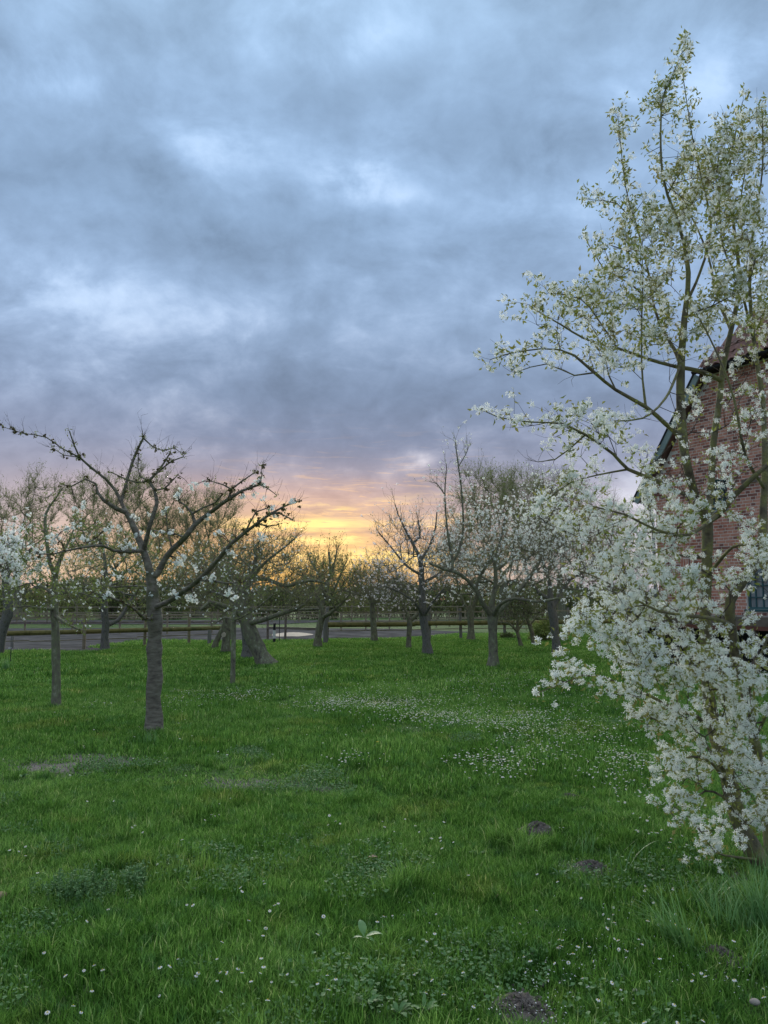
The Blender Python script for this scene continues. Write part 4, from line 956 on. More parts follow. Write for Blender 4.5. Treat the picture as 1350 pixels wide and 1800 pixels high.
# green bush near the pinkish trunk
def bush(name, label, px, py, w, h, nl, leafm, seed, sz=.09):
    global rng
    rng = np.random.default_rng(seed); b = ground(px, py); n = 90
    d = norm(np.stack([rng.normal(0, .5, n), rng.normal(0, .5, n), rng.uniform(.3, 1, n)], -1))*rng.uniform(.6, 1, (n, 1))*np.array([w/2, w/2, h])
    t = np.linspace(0, 1, 4); P = d[:, None]*t[None, :, None]+rng.normal(0, .03, (n, 4, 3))
    root = thing(name, label, 'bush', b)
    V, F = tube_arrays(P, np.full((n, 4), .012)*(1-.6*t), 4); tag(link('stems', mesh_np('stems', V, [F], M['twig_dark'], smooth=True), root), kind='stuff')
    v = norm(rng.normal(size=(nl, 3)))*rng.uniform(.5, 1, (nl, 1))**.4; v[:, 2] = np.abs(v[:, 2]); q = v*np.array([w/2, w/2, h])*(1+.15*np.sin(v[:, :1]*7+v[:, 2:]*9))
    TV, TF = leaf2_t(1, .6); V, F = scatter(TV, TF, q, rand_rot(nl), sz*rng.uniform(.6, 1.3, nl)); tag(link('leaves', mesh_np('leaves', V, [F], leafm), root), kind='stuff')
bush('green_bush', 'dense round green bush left of the pinkish-grey trunk', 962, 1127, 1.35, .85, 3200, M['leaf_green'], 51)
bush('green_bush', 'low dark bush patch at the foot of the fence post right of the straight trunk', 892, 1123, .7, .25, 500, M['leaf_dark'], 52)

# ------------------------------------------------------------------ front cherry
def cherry():
    global rng
    limbs = [
        [(266, 1015, 19, 0), (258, 985, 17, 0), (245, 950, 15, .05), (230, 915, 13, .1), (221, 900, 12, .1)],
        [(221, 900, 11, .1), (204, 894, 9.5, 0), (182, 879, 8, -.1), (172, 866, 6.5, -.1), (168, 850, 5, -.1), (150, 842, 3, -.15), (125, 855, 2.5, -.2), (110, 852, 2, -.2)],
        [(225, 905, 9, .1), (213, 882, 8.5, .2), (203, 862, 7.5, .2), (186, 842, 6.5, .2), (160, 822, 5.5, .15), (140, 804, 4.5, .1), (130, 782, 3, .1), (122, 758, 2.4, .1)],
        [(140, 803, 3.5, .1), (107, 787, 2.6, .1), (80, 768, 2.2, .1), (43, 762, 1.6, .1), (4, 750, 1, .1)], [(134, 800, 2.4, .1), (112, 800, 1.8, 0), (93, 788, 1.4, 0)],
        [(208, 881, 8, .2), (222, 850, 7, .3), (232, 815, 6.5, .35), (243, 788, 6, .35), (252, 770, 5, .4)], [(252, 772, 3, .4), (268, 785, 2.6, .4), (288, 792, 2.2, .3), (306, 787, 2, .3), (318, 796, 1.2, .3)],
        [(246, 961, 12, 0), (258, 945, 10, -.1), (265, 918, 9, -.2), (276, 884, 8.5, -.2), (272, 862, 7.5, -.2), (262, 845, 6, -.2)], [(262, 845, 5, -.2), (278, 828, 4.5, -.2), (292, 808, 4, -.2), (300, 794, 2.5, -.2)],
        [(264, 846, 4, -.2), (285, 824, 3.5, -.3), (303, 810, 3, -.4), (322, 803, 2, -.4)], [(270, 855, 3.5, -.2), (290, 858, 3, -.2), (302, 845, 2.5, -.2), (313, 835, 1.5, -.2)], [(262, 847, 3, -.2), (246, 838, 2.5, -.1), (242, 820, 2, -.1), (244, 800, 1.5, -.1)],
        [(262, 846, 3.5, -.2), (240, 848, 3, 0), (212, 838, 2.5, .1), (195, 830, 2, .1)],
        [(247, 962, 10, 0), (225, 969, 8, -.3), (200, 968, 7, -.5), (180, 959, 6, -.7), (147, 962, 5, -.9), (114, 969, 4, -1.0), (94, 974, 3, -1.1), (65, 974, 2, -1.2)], [(186, 962, 4, -.7), (170, 945, 3, -.7), (152, 955, 2, -.8)], [(114, 969, 3, -1.0), (108, 955, 2.2, -1), (98, 945, 1.6, -1)],
        [(268, 1020, 16, 0), (278, 1007, 15, 0), (288, 986, 14, 0), (303, 966, 13, -.1), (325, 945, 12, -.2), (343, 922, 11, -.2), (372, 899, 9, -.3), (402, 877, 8, -.4), (425, 863, 6, -.4), (456, 852, 4.5, -.5)],
        [(402, 877, 5, -.4), (407, 860, 4.5, -.4), (425, 846, 3.5, -.4), (447, 831, 2, -.4)], [(407, 860, 3, -.4), (392, 852, 2.5, -.4), (372, 846, 1.8, -.4)], [(456, 852, 3, -.5), (470, 858, 2, -.5), (486, 870, 1.5, -.5)], [(456, 852, 2.5, -.5), (460, 838, 1.8, -.5), (460, 818, 1.2, -.5)],
        [(338, 926, 8, -.2), (338, 903, 6, -.2), (328, 890, 4, -.2), (314, 880, 3, -.2)], [(338, 903, 5, -.2), (358, 892, 4, -.3), (378, 884, 3.5, -.3), (392, 868, 3, -.3)], [(328, 944, 5, -.1), (305, 938, 4, .1), (280, 935, 3, .3), (255, 928, 2.5, .4)], [(303, 962, 4, -.1), (295, 935, 3, 0), (292, 900, 2, 0)],
        [(275, 1072, 12, 0), (295, 1058, 11, -.3), (315, 1045, 11, -.5), (350, 1019, 10, -.8), (383, 984, 9, -1.0), (406, 956, 8, -1.1), (431, 936, 7, -1.2), (452, 920, 6, -1.2), (476, 903, 5, -1.3), (500, 890, 3.5, -1.3), (520, 882, 2, -1.3)],
        [(350, 1019, 5, -.8), (378, 1022, 4, -1), (400, 1025, 3.5, -1.1), (424, 1024, 2, -1.2)], [(470, 906, 3.5, -1.3), (490, 902, 2.8, -1.3), (515, 914, 2, -1.4)], [(445, 925, 3.5, -1.2), (470, 925, 2.6, -1.2), (490, 922, 1.6, -1.2)], [(440, 930, 3, -1.2), (450, 900, 2.5, -1.2), (470, 893, 2, -1.2)],
        [(271, 1090, 8, 0), (255, 1088, 7, -.3), (238, 1072, 5.5, -.6), (215, 1058, 4.5, -.9), (188, 1048, 3.5, -1.0), (164, 1042, 2, -1.1)], [(262, 1030, 4, 0), (235, 1030, 3.5, .4), (205, 1032, 3, .7), (178, 1028, 2, .9)],
    ]
    root, S, b0, P0, r = grow_tree('cherry_tree', 'nearest cherry tree with ringed bark, dark gnarled limbs and sparse white blossom tufts', 'tree', (270, 1294),
              [(270, 1294, 44), (270, 1284, 33), (271, 1262, 29), (269, 1225, 27), (273, 1190, 25.5), (271, 1140, 25), (273, 1110, 24.5), (272, 1085, 26), (269, 1050, 22), (266, 1015, 17)], [[(a, b, w*(.78 if w > 3 else .9), d) for a, b, w, d in l_] for l_ in limbs], [], M['cherry_bark'], M['twig_dark'],
              0, .16, .003, 520, .17, .0022, .35, 420, None, None, GR, seed=61, forkok=.97)
    # bud rosettes on the limb ends and short spurs
    rng = np.random.default_rng(62)
    ends = []
    for ids, ex in S.br[1:]:
        q = [i for i in ids if r[i]*2*FPX/9.3 < 6.5]
        ends += q
    ends = np.array(ends); n = 330
    q = P0[ends[rng.integers(0, len(ends), n)]]+rng.normal(0, .022, (n, 3)); TV, TF = puff_t(7, .5, .75, 5)
    V, F = scatter(TV, TF, q, rand_rot(n), .038*rng.uniform(.5, 1.15, n)); tag(link('bud_rosettes', mesh_np('bud_rosettes', V, [F], M['bud_bronze']), root), kind='stuff')
    TV, TF = leaf2_t(1, .45); n = 2200; ii = rng.integers(0, len(ends), n); V, F = scatter(TV, TF, P0[ends[ii]]+rng.normal(0, .02, (n, 3)), rand_rot(n), .034*rng.uniform(.5, 1.2, n))
    tag(link('leaves', mesh_np('leaves', V, [F], M['leaf_olive']), root), kind='stuff')
    spots = [(132, 894), (146, 886), (146, 892), (236, 908), (245, 912), (262, 905), (240, 940), (248, 936), (260, 938), (272, 940), (281, 935), (190, 930), (197, 927), (207, 926), (213, 960), (222, 962), (228, 958), (260, 1006), (265, 1010), (272, 1022), (278, 1025), (262, 1040), (267, 1047),
             (302, 1042), (308, 1046), (313, 1043), (331, 1050), (337, 1055), (345, 1057), (343, 1048), (315, 895), (311, 875), (313, 868), (318, 865), (335, 855), (341, 853), (360, 850), (365, 852), (362, 910), (368, 906), (385, 935), (378, 940), (398, 967), (404, 973), (355, 1020), (360, 1015), (374, 1010), (376, 1016), (455, 845), (448, 848), (462, 852), (423, 875), (428, 872), (450, 868), (462, 878),
             (474, 894), (480, 890), (455, 940), (463, 946), (308, 990), (314, 985), (320, 990), (325, 980), (300, 935), (290, 898), (287, 900), (235, 965), (128, 928), (90, 945), (100, 942), (96, 950), (200, 1010), (207, 1014), (187, 1046), (193, 1043), (485, 905), (515, 884), (512, 880), (180, 1008), (172, 1020), (62, 972), (75, 960), (118, 930), (140, 925), (150, 948), (405, 1038), (398, 1042), (415, 1050), (345, 1000)]
    ms = [mesh_np('blossom_cluster', *(lambda t: (t[0], [t[1]]))(flower_cluster_t(11, .036, .017, .0085, 70+i)), M['petal']) for i in range(5)]
    Pn = P0+b0
    ppx, ppy = proj(Pn); spur = []
    for i, (px, py) in enumerate(spots):
        for rep in range(2):
            qx = px+(random.uniform(-5, 5) if rep else 0); qy = py+(random.uniform(-5, 5) if rep else 0)
            k = int(np.argmin((ppx-qx)**2+(ppy-qy)**2)); p = at(qx, qy, float(Pn[k][1])+random.uniform(-.1, .1))
            c_ = np.array(p)-b0; m_ = (P0[k]+c_)/2+np.array([0, 0, .02]); spur.append((np.array([P0[k], m_, c_]), np.array([.004, .003, .002])))
            o = link('blossom_cluster', ms[(i+rep) % 5], root, Vector(p)-Vector(b0), (random.uniform(0, 6), random.uniform(0, 6), random.uniform(0, 6))); s_ = random.uniform(.5, 1.15); o.scale = (s_, s_, s_*random.uniform(.7, 1))
    V, F = batch_tubes(spur, 4); tag(link('flower_spurs', mesh_np('flower_spurs', V, [F], M['twig_dark'], smooth=True), root), kind='stuff')
cherry()

# ------------------------------------------------------------------ serviceberry, the big white tree at right
def service():
    global rng
    rng = np.random.default_rng(81)
    Y = 4.7; k = Y/FPX; S = Skel()
    base = Vector((at(1352, 1055, Y).x, Y, 0)); base.z = float(gh(np.array(base.x), np.array(base.y))); b0 = np.array(base)
    def add(L, first=False, off=0):
        lp = [np.array(at(a, b, Y+d)) for a, b, w, d in L]; lr = [max(.0022, w*k/2) for _, _, w, _ in L]
        if first: lp[0][2] = b0[2]-.03; lp, lr = resample(lp, lr, .10); return S.path(lp, lr, -1, oks=[i > 8 for i in range(len(lp))])
        st_ = S.nearest(lp[0]); lp[0] = S.p[st_]; lp, lr = resample(lp, lr, .10); return S.path(lp[1:], lr[1:], st_)
    add([(1350, 1560, 34, 0), (1322, 1490, 30, 0), (1298, 1440, 28, 0), (1278, 1360, 26, 0), (1258, 1290, 24, .05), (1245, 1220, 22, .1), (1240, 1130, 20, .1), (1240, 1050, 19, .1), (1243, 980, 19, .1), (1243, 915, 20, .1)], True)
    add([(1360, 1560, 26, .2), (1352, 1450, 22, .25), (1342, 1370, 20, .2), (1325, 1300, 19, .1), (1312, 1220, 18, 0), (1296, 1160, 17, -.1), (1285, 1100, 17, -.15), (1284, 1055, 17, -.2), (1305, 1022, 16, -.2), (1330, 990, 16, -.2), (1340, 950, 16, -.15), (1342, 890, 13, -.1), (1345, 820, 11, -.1), (1340, 700, 9, 0), (1325, 600, 8, .1), (1318, 500, 6, .1), (1325, 400, 5, .1), (1340, 300, 3, .1), (1340, 200, 2, .1)], True)
    # three arms from the crotch
    add([(1243, 925, 16, .1), (1222, 870, 15, 0), (1208, 820, 14, -.1), (1200, 770, 16, -.1), (1196, 700, 15, -.1), (1197, 640, 13, -.1), (1203, 560, 11, -.1), (1210, 480, 8, -.1), (1195, 400, 6, -.1), (1165, 309, 4, -.2), (1163, 185, 3, -.2), (1176, 147, 2.5, -.2), (1203, 83, 1.5, -.2)])
    add([(1243, 920, 15, .1), (1250, 850, 13, .2), (1254, 780, 12, .2), (1265, 700, 11, .2), (1272, 640, 11, .2), (1285, 580, 9, .2), (1300, 500, 7, .2), (1290, 400, 6, .2), (1280, 320, 4, .2), (1290, 250, 3, .2), (1305, 180, 1.6, .2)])
    add([(1244, 925, 13, .1), (1262, 905, 12, -.1), (1290, 872, 10, -.2), (1325, 838, 8, -.3), (1370, 800, 6, -.3)])
    add([(1200, 640, 9, -.1), (1186, 615, 7, 0), (1165, 580, 5.5, .1), (1150, 540, 4.5, .1), (1140, 480, 4, .1), (1120, 400, 3, .1), (1100, 330, 2, .1), (1086, 205, 1.3, .1)])
    add([(1203, 540, 6, -.1), (1230, 480, 5, 0), (1250, 400, 4, 0), (1230, 300, 3, 0), (1215, 230, 2, 0), (1200, 130, 1.4, 0)])
    add([(1285, 580, 6, .2), (1260, 520, 5, .4), (1245, 450, 4, .5), (1215, 380, 3, .5), (1180, 330, 2, .5)])
    # limbs reaching left
    add([(1199, 775, 9, -.1), (1170, 745, 8, -.2), (1135, 715, 7, -.3), (1082, 685, 5.5, -.4), (1045, 655, 5, -.5), (1010, 625, 4, -.5), (985, 615, 3, -.5), (953, 613, 2.5, -.5), (897, 621, 2, -.5), (862, 632, 1.2, -.5)])
    add([(1222, 880, 9, 0), (1190, 865, 8, -.2), (1150, 843, 7, -.4), (1104, 825, 6, -.5), (1078, 798, 5, -.6), (1029, 764, 4, -.7), (991, 745, 3, -.7), (934, 742, 2.4, -.7), (878, 734, 1.8, -.7), (852, 723, 1.1, -.7)])
    add([(1266, 658, 10, .2), (1230, 652, 8, .05), (1190, 645, 7, -.05), (1142, 632, 5.5, -.2), (1085, 612, 4.5, -.3), (1029, 596, 3.5, -.4), (985, 570, 3, -.4), (953, 552, 2.3, -.4), (930, 536, 1.4, -.4)])
    add([(1029, 764, 2.6, -.7), (1000, 790, 2.2, -.6), (975, 808, 1.8, -.6), (945, 812, 1.1, -.6)]); add([(1100, 822, 3.5, -.5), (1050, 835, 2.6, -.5), (1000, 850, 2, -.5), (960, 880, 1.4, -.5)])
    add([(1045, 655, 3, -.5), (1010, 660, 2.4, -.5), (960, 640, 2, -.5), (905, 655, 1.3, -.5)]); add([(1135, 715, 3.5, -.3), (1132, 690, 4, -.3), (1128, 640, 3, -.3), (1128, 560, 2.6, -.3), (1130, 480, 2, -.3), (1128, 440, 1.3, -.3)])
    add([(1082, 685, 3, -.4), (1070, 660, 2.5, -.4), (1062, 620, 2, -.4), (1050, 590, 1.3, -.4)]); add([(1150, 540, 4, .1), (1110, 500, 3, .1), (1060, 470, 2.2, .1), (1027, 415, 1.3, .1)]); add([(1140, 480, 3, .1), (1100, 440, 2.4, .1), (1070, 430, 1.6, .1)])
    add([(1120, 395, 2.6, .1), (1085, 358, 2, .1), (1036, 351, 1.2, .1)]); add([(1085, 612, 3, -.3), (1050, 560, 2.6, -.3), (1020, 525, 2, -.3), (965, 515, 1.3, -.3)])
    add([(1198, 650, 5, -.1), (1170, 700, 4, -.4), (1130, 735, 3, -.6), (1080, 740, 2, -.7)]); 
    # right side uprights
    add([(1325, 600, 5, .1), (1300, 500, 4, -.1), (1270, 430, 3, -.2), (1262, 330, 2, -.2), (1240, 250, 1.4, -.2)]); add([(1330, 450, 4, .1), (1300, 380, 3, .3), (1310, 300, 2, .3)])
    add([(1342, 870, 6, -.1), (1310, 800, 5, -.4), (1290, 700, 4, -.5), (1260, 620, 3, -.5), (1230, 560, 2, -.5)])
    # lower limbs
    add([(1285, 1105, 10, -.15), (1268, 1092, 8, -.3), (1240, 1085, 6, -.5), (1200, 1082, 5, -.6), (1160, 1075, 4, -.6), (1110, 1050, 3, -.6), (1060, 1020, 2.3, -.6), (1010, 1000, 1.5, -.6)])
    add([(1240, 1200, 9, .1), (1215, 1160, 8, -.1), (1195, 1120, 7, -.2), (1170, 1080, 5, -.3), (1130, 1040, 4, -.3), (1080, 990, 3, -.3), (1030, 950, 2.2, -.3), (960, 920, 1.4, -.3)])
    add([(1258, 1290, 10, .05), (1245, 1200, 8, -.2), (1225, 1180, 7, -.3), (1190, 1175, 6, -.4), (1150, 1160, 4, -.5), (1100, 1130, 3, -.6), (1050, 1110, 2.2, -.6), (990, 1085, 1.5, -.6)])
    add([(1262, 1300, 9, .05), (1225, 1260, 7, -.2), (1183, 1245, 5.5, -.4), (1140, 1222, 4.5, -.5), (1100, 1207, 3.6, -.6), (1060, 1190, 3, -.7), (1025, 1187, 2.4, -.7), (990, 1200, 2, -.7), (945, 1218, 1.3, -.7)])
    add([(1275, 1350, 8, .05), (1240, 1310, 6, -.2), (1200, 1280, 4.5, -.3), (1160, 1265, 3, -.4), (1120, 1260, 2, -.4)]); add([(1285, 1380, 7, 0), (1250, 1340, 5, -.3), (1215, 1330, 3.6, -.4), (1185, 1345, 2, -.5), (1165, 1365, 1.4, -.5)])
    add([(1335, 1520, 5, 0), (1290, 1506, 3.6, -.3), (1257, 1497, 3, -.4), (1232, 1462, 2.4, -.5), (1210, 1435, 2, -.5), (1187, 1420, 1.3, -.5)]); add([(1300, 1440, 6, 0), (1270, 1400, 4, -.4), (1240, 1390, 3, -.5), (1225, 1400, 1.5, -.5)])
    add([(1262, 905, 7, -.1), (1210, 940, 5, -.4), (1150, 930, 4, -.6), (1100, 905, 3, -.7), (1040, 890, 2, -.7)]); add([(1243, 990, 7, .1), (1190, 975, 5, .3), (1130, 960, 4, .5), (1060, 935, 3, .6), (990, 905, 2, .6)]); add([(1243, 1000, 7, .1), (1290, 960, 5, -.4), (1330, 960, 3, -.6)])
    add([(1310, 1215, 7, 0), (1330, 1170, 5, -.4), (1350, 1120, 4, -.5)]); add([(1325, 1300, 6, .1), (1345, 1260, 5, -.3), (1365, 1200, 4, -.4)])
    nexp = len(S.br)
    # crown volumes (photo pixels, depth, share of the blossom)
    E = [(1060, 560, 110, 50, 4.4, .35, 1.2), (960, 560, 35, 30, 4.2, .2, .3), (1060, 640, 75, 25, 4.2, .25, .5), (950, 740, 75, 16, 4.0, .2, .35), (1050, 770, 70, 40, 4.1, .3, .8), (1120, 480, 80, 60, 4.6, .4, 1.1), (1150, 400, 70, 55, 4.7, .4, 1.2),
         (1200, 300, 75, 60, 4.6, .4, 1.2), (1285, 330, 65, 85, 4.8, .5, 2.6), (1310, 260, 50, 55, 4.8, .4, 1.3), (1300, 450, 60, 90, 4.6, .5, 2.4), (1165, 190, 32, 30, 4.5, .2, .35), (1100, 230, 22, 30, 4.8, .2, .18), (1240, 420, 110, 90, 4.7, .5, 2.2), (1290, 560, 80, 90, 4.7, .5, 1.8), (1180, 560, 70, 70, 4.6, .5, .9),
         (1060, 930, 85, 45, 4.3, .5, 1.25), (985, 905, 50, 28, 4.6, .4, .35), (1130, 980, 85, 60, 4.4, .5, 1.9), (1200, 1060, 90, 70, 4.3, .5, 2.6), (1100, 1060, 70, 50, 4.3, .4, 1.5), (1310, 1000, 60, 90, 4.4, .4, 1.8), (1250, 830, 90, 60, 4.3, .5, 1.4), (1320, 720, 50, 90, 4.4, .4, 1.4),
         (1180, 900, 70, 50, 4.3, .4, 1.6), (1150, 820, 60, 50, 4.2, .35, .8), (1230, 720, 60, 60, 4.4, .4, .9), (1020, 1100, 40, 22, 4.1, .2, .6), (1110, 1150, 70, 38, 4.1, .35, 1.6), (1210, 1180, 80, 55, 4.2, .4, 2.2), (1310, 1180, 60, 90, 4.3, .4, 2.0), (1000, 1205, 42, 20, 4.0, .15, .45), (1100, 1215, 50, 20, 4.0, .2, .5),
         (1180, 1260, 60, 30, 4.2, .3, 1.0), (1270, 1290, 80, 50, 4.3, .4, 1.7), (1220, 1350, 60, 35, 4.3, .3, 1.0), (1320, 1370, 50, 60, 4.4, .35, 1.2), (1200, 1440, 20, 14, 4.1, .1, .14), (1270, 1470, 45, 22, 4.3, .2, .28), (1320, 1440, 30, 30, 4.4, .2, .3), (1200, 640, 60, 40, 4.6, .4, .5)]
    T = ell_targets(E, 800)
    f = S.p[9]; T.sort(key=lambda t: np.linalg.norm(t-f)*rng.uniform(.8, 1.2))
    S.attach(T, .09, .10, .5)
    r = S.radii(.0017, 2.25); P = np.array(S.p); Dr = np.array(S.d); P0 = P-b0
    root = thing('serviceberry_tree', 'tall multi-stemmed tree covered in white starry blossom filling the right side', 'tree', base)
    def rr(ids):
        q = r[ids].copy(); q[0] = min(q[0], q[1]*1.3); return q
    for j, (ids, ex) in enumerate(S.br[:nexp]):
        nm = 'trunk' if j < 2 else 'limb'
        V, F = batch_tubes([(P0[ids], rr(ids))], 10 if j < 5 else 7, .05); link(nm, mesh_np(nm, V, [F], M['mossy_bark'], smooth=True), root)
    V, F = batch_tubes([(P0[ids], rr(ids)) for ids, ex in S.br[nexp:] if len(ids) > 1], 5); tag(link('branches', mesh_np('branches', V, [F], M['twig_dark'], smooth=True), root), kind='stuff')
    nonexp = np.array([i for i in range(len(P)) if r[i] < .0055 and S.ok[i]])
    PT, RT = twigs(P0[nonexp], Dr[nonexp], 2600, .12, .0014, .35, .6, 4, .25)
    tag(link('twigs', tube_mesh('twigs', PT, RT, 3, M['twig_dark']), root), kind='stuff')
    # keep blossoms off the two thick arms in the bare window and the sky gaps
    cl = np.concatenate([PT[:, -1], PT[:, -2], P0[nonexp[rng.integers(0, len(nonexp), 1100)]]+rng.normal(0, .015, (1100, 3))])
    px, py = proj(cl+b0)
    keep = rng.random(len(cl)) < np.where((py < 720), .66, .86)
    for (a, b, rx, ry, kk) in [(1185, 730, 60, 130, .45), (1320, 780, 50, 130, .35), (1010, 930, 70, 60, .45), (1060, 1020, 60, 40, .3), (1250, 740, 110, 140, .42), (1290, 870, 60, 50, .4), (1240, 1060, 16, 70, .6), (1243, 960, 16, 40, .5), (1292, 1140, 15, 60, .6), (1250, 1260, 16, 60, .5), (1285, 1400, 18, 60, .7), (1320, 1000, 26, 40, .5), (1120, 690, 45, 40, .75), (1170, 690, 22, 40, .8), (1175, 800, 25, 30, .6), (1215, 800, 30, 60, .6), (1235, 880, 22, 50, .6), (1285, 1050, 25, 70, .65), (1260, 700, 30, 60, .6), (1010, 690, 60, 22, .8), (1300, 880, 40, 30, .4), (900, 800, 80, 50, .9), (1100, 1290, 40, 30, .8), (1330, 1040, 30, 30, .6), (1290, 660, 40, 60, .45), (1190, 620, 30, 60, .4)]:
        keep &= ~((((px-a)/rx)**2+((py-b)/ry)**2 < 1) & (rng.random(len(cl)) < kk))
    cl = cl[keep]; px = px[keep]; py = py[keep]
    print('clusters', len(cl))
    tmpl = [flower_cluster_t(9, .023, .0125, .0027, 90+i, 1.25) for i in range(8)]
    score = np.linalg.norm(cl+b0-np.array([0, 0, EYE]), axis=1)+np.where((px > 1345) | (py < 60), 5, 0)+rng.random(len(cl))*.25
    od = np.argsort(score); sz = rng.uniform(.6, 1.25, len(cl))*np.where(py < 720, 1.02, 1.12)
    RM = rand_rot(len(cl), 1.2)
    ms = [mesh_np('blossom_cluster', t[0], [t[1]], M['petal']) for t in tmpl]
    for c_, i in enumerate(od[:290]):
        o = link('blossom_cluster', ms[c_ % 8], root, cl[i], Matrix(RM[i].tolist()).to_euler()); o.scale = (sz[i],)*3
    Vs, Fs, n = [], [], 0
    rest = od[290:]
    for j in range(8):
        ii = rest[j::8]; V, F = scatter(tmpl[j][0], tmpl[j][1], cl[ii], RM[ii], sz[ii]); Vs.append(V); Fs.append(F+n); n += len(V)
    tag(link('blossoms', mesh_np('blossoms', np.concatenate(Vs), [np.concatenate(Fs)], M['petal']), root), kind='stuff')
    # leaves: folded, bronze green
    nl = 18500; TV, TF = leaf_t(1, .42, .16); wt = np.where(py < 620, 2.6, 1.1); ii = rng.choice(len(cl), nl, p=wt/wt.sum()); q = cl[ii]+rng.normal(0, .02, (nl, 3)); s_ = .034*rng.uniform(.5, 1.25, nl)
    RL = rand_rot(nl)
    lm = mesh_np('leaf', TV*.034, [TF], M['leaf_bronze'])
    for i in range(150): o = link('leaf', lm, root, q[i], Matrix(RL[i].tolist()).to_euler())
    V, F = scatter(TV, TF, q[150:], RL[150:], s_[150:]); tag(link('leaves', mesh_np('leaves', V, [F], M['leaf_bronze']), root), kind='stuff')
service()

# ------------------------------------------------------------------ grass
rng = np.random.default_rng(200)
def blades(n, rad, h0, h1, w, lean=.35, seg=2):
    a = rng.uniform(0, 2*np.pi, n); q = rad*np.sqrt(rng.random(n)); bx = q*np.cos(a); by = q*np.sin(a)
    h = rng.uniform(h0, h1, n); th = rng.uniform(0, 2*np.pi, n); ln = rng.uniform(.1, 1, n)**1.3*lean*h*2
    dxx = np.cos(th)*ln; dyy = np.sin(th)*ln; ph = rng.uniform(0, np.pi, n); wx = np.cos(ph)*w/2; wy = np.sin(ph)*w/2; hz = np.sqrt(np.maximum(h**2-(ln*.6)**2, (h*.35)**2))
    V = np.stack([np.stack([bx-wx, by-wy, 0*h-.01], -1), np.stack([bx+wx, by+wy, 0*h-.01], -1),
                  np.stack([bx+dxx*.35+wx*.85, by+dyy*.35+wy*.85, hz*.62], -1), np.stack([bx+dxx*.35-wx*.85, by+dyy*.35-wy*.85, hz*.62], -1),
                  np.stack([bx+dxx, by+dyy, hz], -1)], 1).reshape(-1, 3)
    i = np.arange(n)*5; return V, np.stack([i, i+1, i+2, i+3], -1), np.stack([i+3, i+2, i+4], -1)
def clover(name, n, rad):
    a = rng.uniform(0, 6.28, n); q = rad*np.sqrt(rng.random(n)); TV, TF = leaf_t(1, .8, .1)
    V, F = scatter(TV, TF, np.stack([np.cos(a)*q, np.sin(a)*q, rng.uniform(.015, .06, n)], -1), rand_rot(n, 1.0), rng.uniform(.010, .024, n))
    gcol.objects.link(bpy.data.objects.new(name, mesh_np(name, V, [F], M['plant_grey'])))
gcol = bpy.data.collections.new('grass_patches')
def patch(name, *a, **k):
    V, F4, F3 = blades(*a, **k); me = mesh_np(name, V, [F4, F3], M['grass']); t_ = me.attributes.new('tone', 'FLOAT', 'POINT'); t_.data.foreach_set('value', np.repeat(rng.random(len(V)//5), 5).astype(np.float32)); o = bpy.data.objects.new(name, me); gcol.objects.link(o)
for i in range(4): patch('patch_%02d' % i, 1250, .27, .02, .072, .0042, .55)          # 0-3 near
for i in range(4, 7): patch('patch_%02d' % i, 1700, .62, .03, .085, .0075, .5)         # 4-6 mid
for i in range(7, 9): patch('patch_%02d' % i, 1800, 1.2, .04, .10, .016, .38)           # 7-8 far
for i in range(9, 12): patch('patch_%02d' % i, 130, .075, .07, .16, .0042, .55)        # 9-11 tufts
for i in range(12, 14): clover('patch_%02d' % i, 230, .17)
pos, scl, rotz, pid = [], [], [], []
def field(y0, y1, sp, ids, hs):
    y = y0
    while y < y1:
        half = .52*y+.8; x = -half
        while x < half:
            X_ = x+rng.uniform(-.5, .5)*sp; Y_ = y+rng.uniform(-.5, .5)*sp
            so_ = float(soil_at(np.array([X_]), np.array([Y_]))[0])
            if rng.random() > (so_-.30)/.35:
                nz = .5+.5*math.sin(X_*2.1+Y_*1.1+1.3*math.sin(Y_*1.7))*math.sin(X_*.9-Y_*1.9+2)
                pxx, pyy = proj(np.array([X_, Y_, 0.])); tram = math.exp(-((pyy-(1372+.03*(pxx-400)))/24)**2)*(1 if pxx < 1150 else .3)
                lump = .5+.5*math.sin(X_*7.3+2.1*math.sin(Y_*3.1+X_))*math.sin(Y_*6.1+1.7*math.sin(X_*4.3)) if Y_ < 14 else .5
                h = hs*(.38+.45*nz+.62*lump**1.5+rng.uniform(-.12, .28))*(1-.7*so_)*(1-.5*tram)
                pos.append((X_, Y_, float(gh(np.array(X_), np.array(Y_))))); scl.append((rng.uniform(.85, 1.15),)*2+(h,)); rotz.append(rng.uniform(0, 6.28)); pid.append(int(rng.choice(ids)))
            x += sp
        y += sp
field(1.5, 7.0, .24, [0, 1, 2, 3], 1.0); field(6.8, 15, .55, [4, 5, 6], 1.0); field(14.6, 36, 1.05, [7, 8], 1.0)
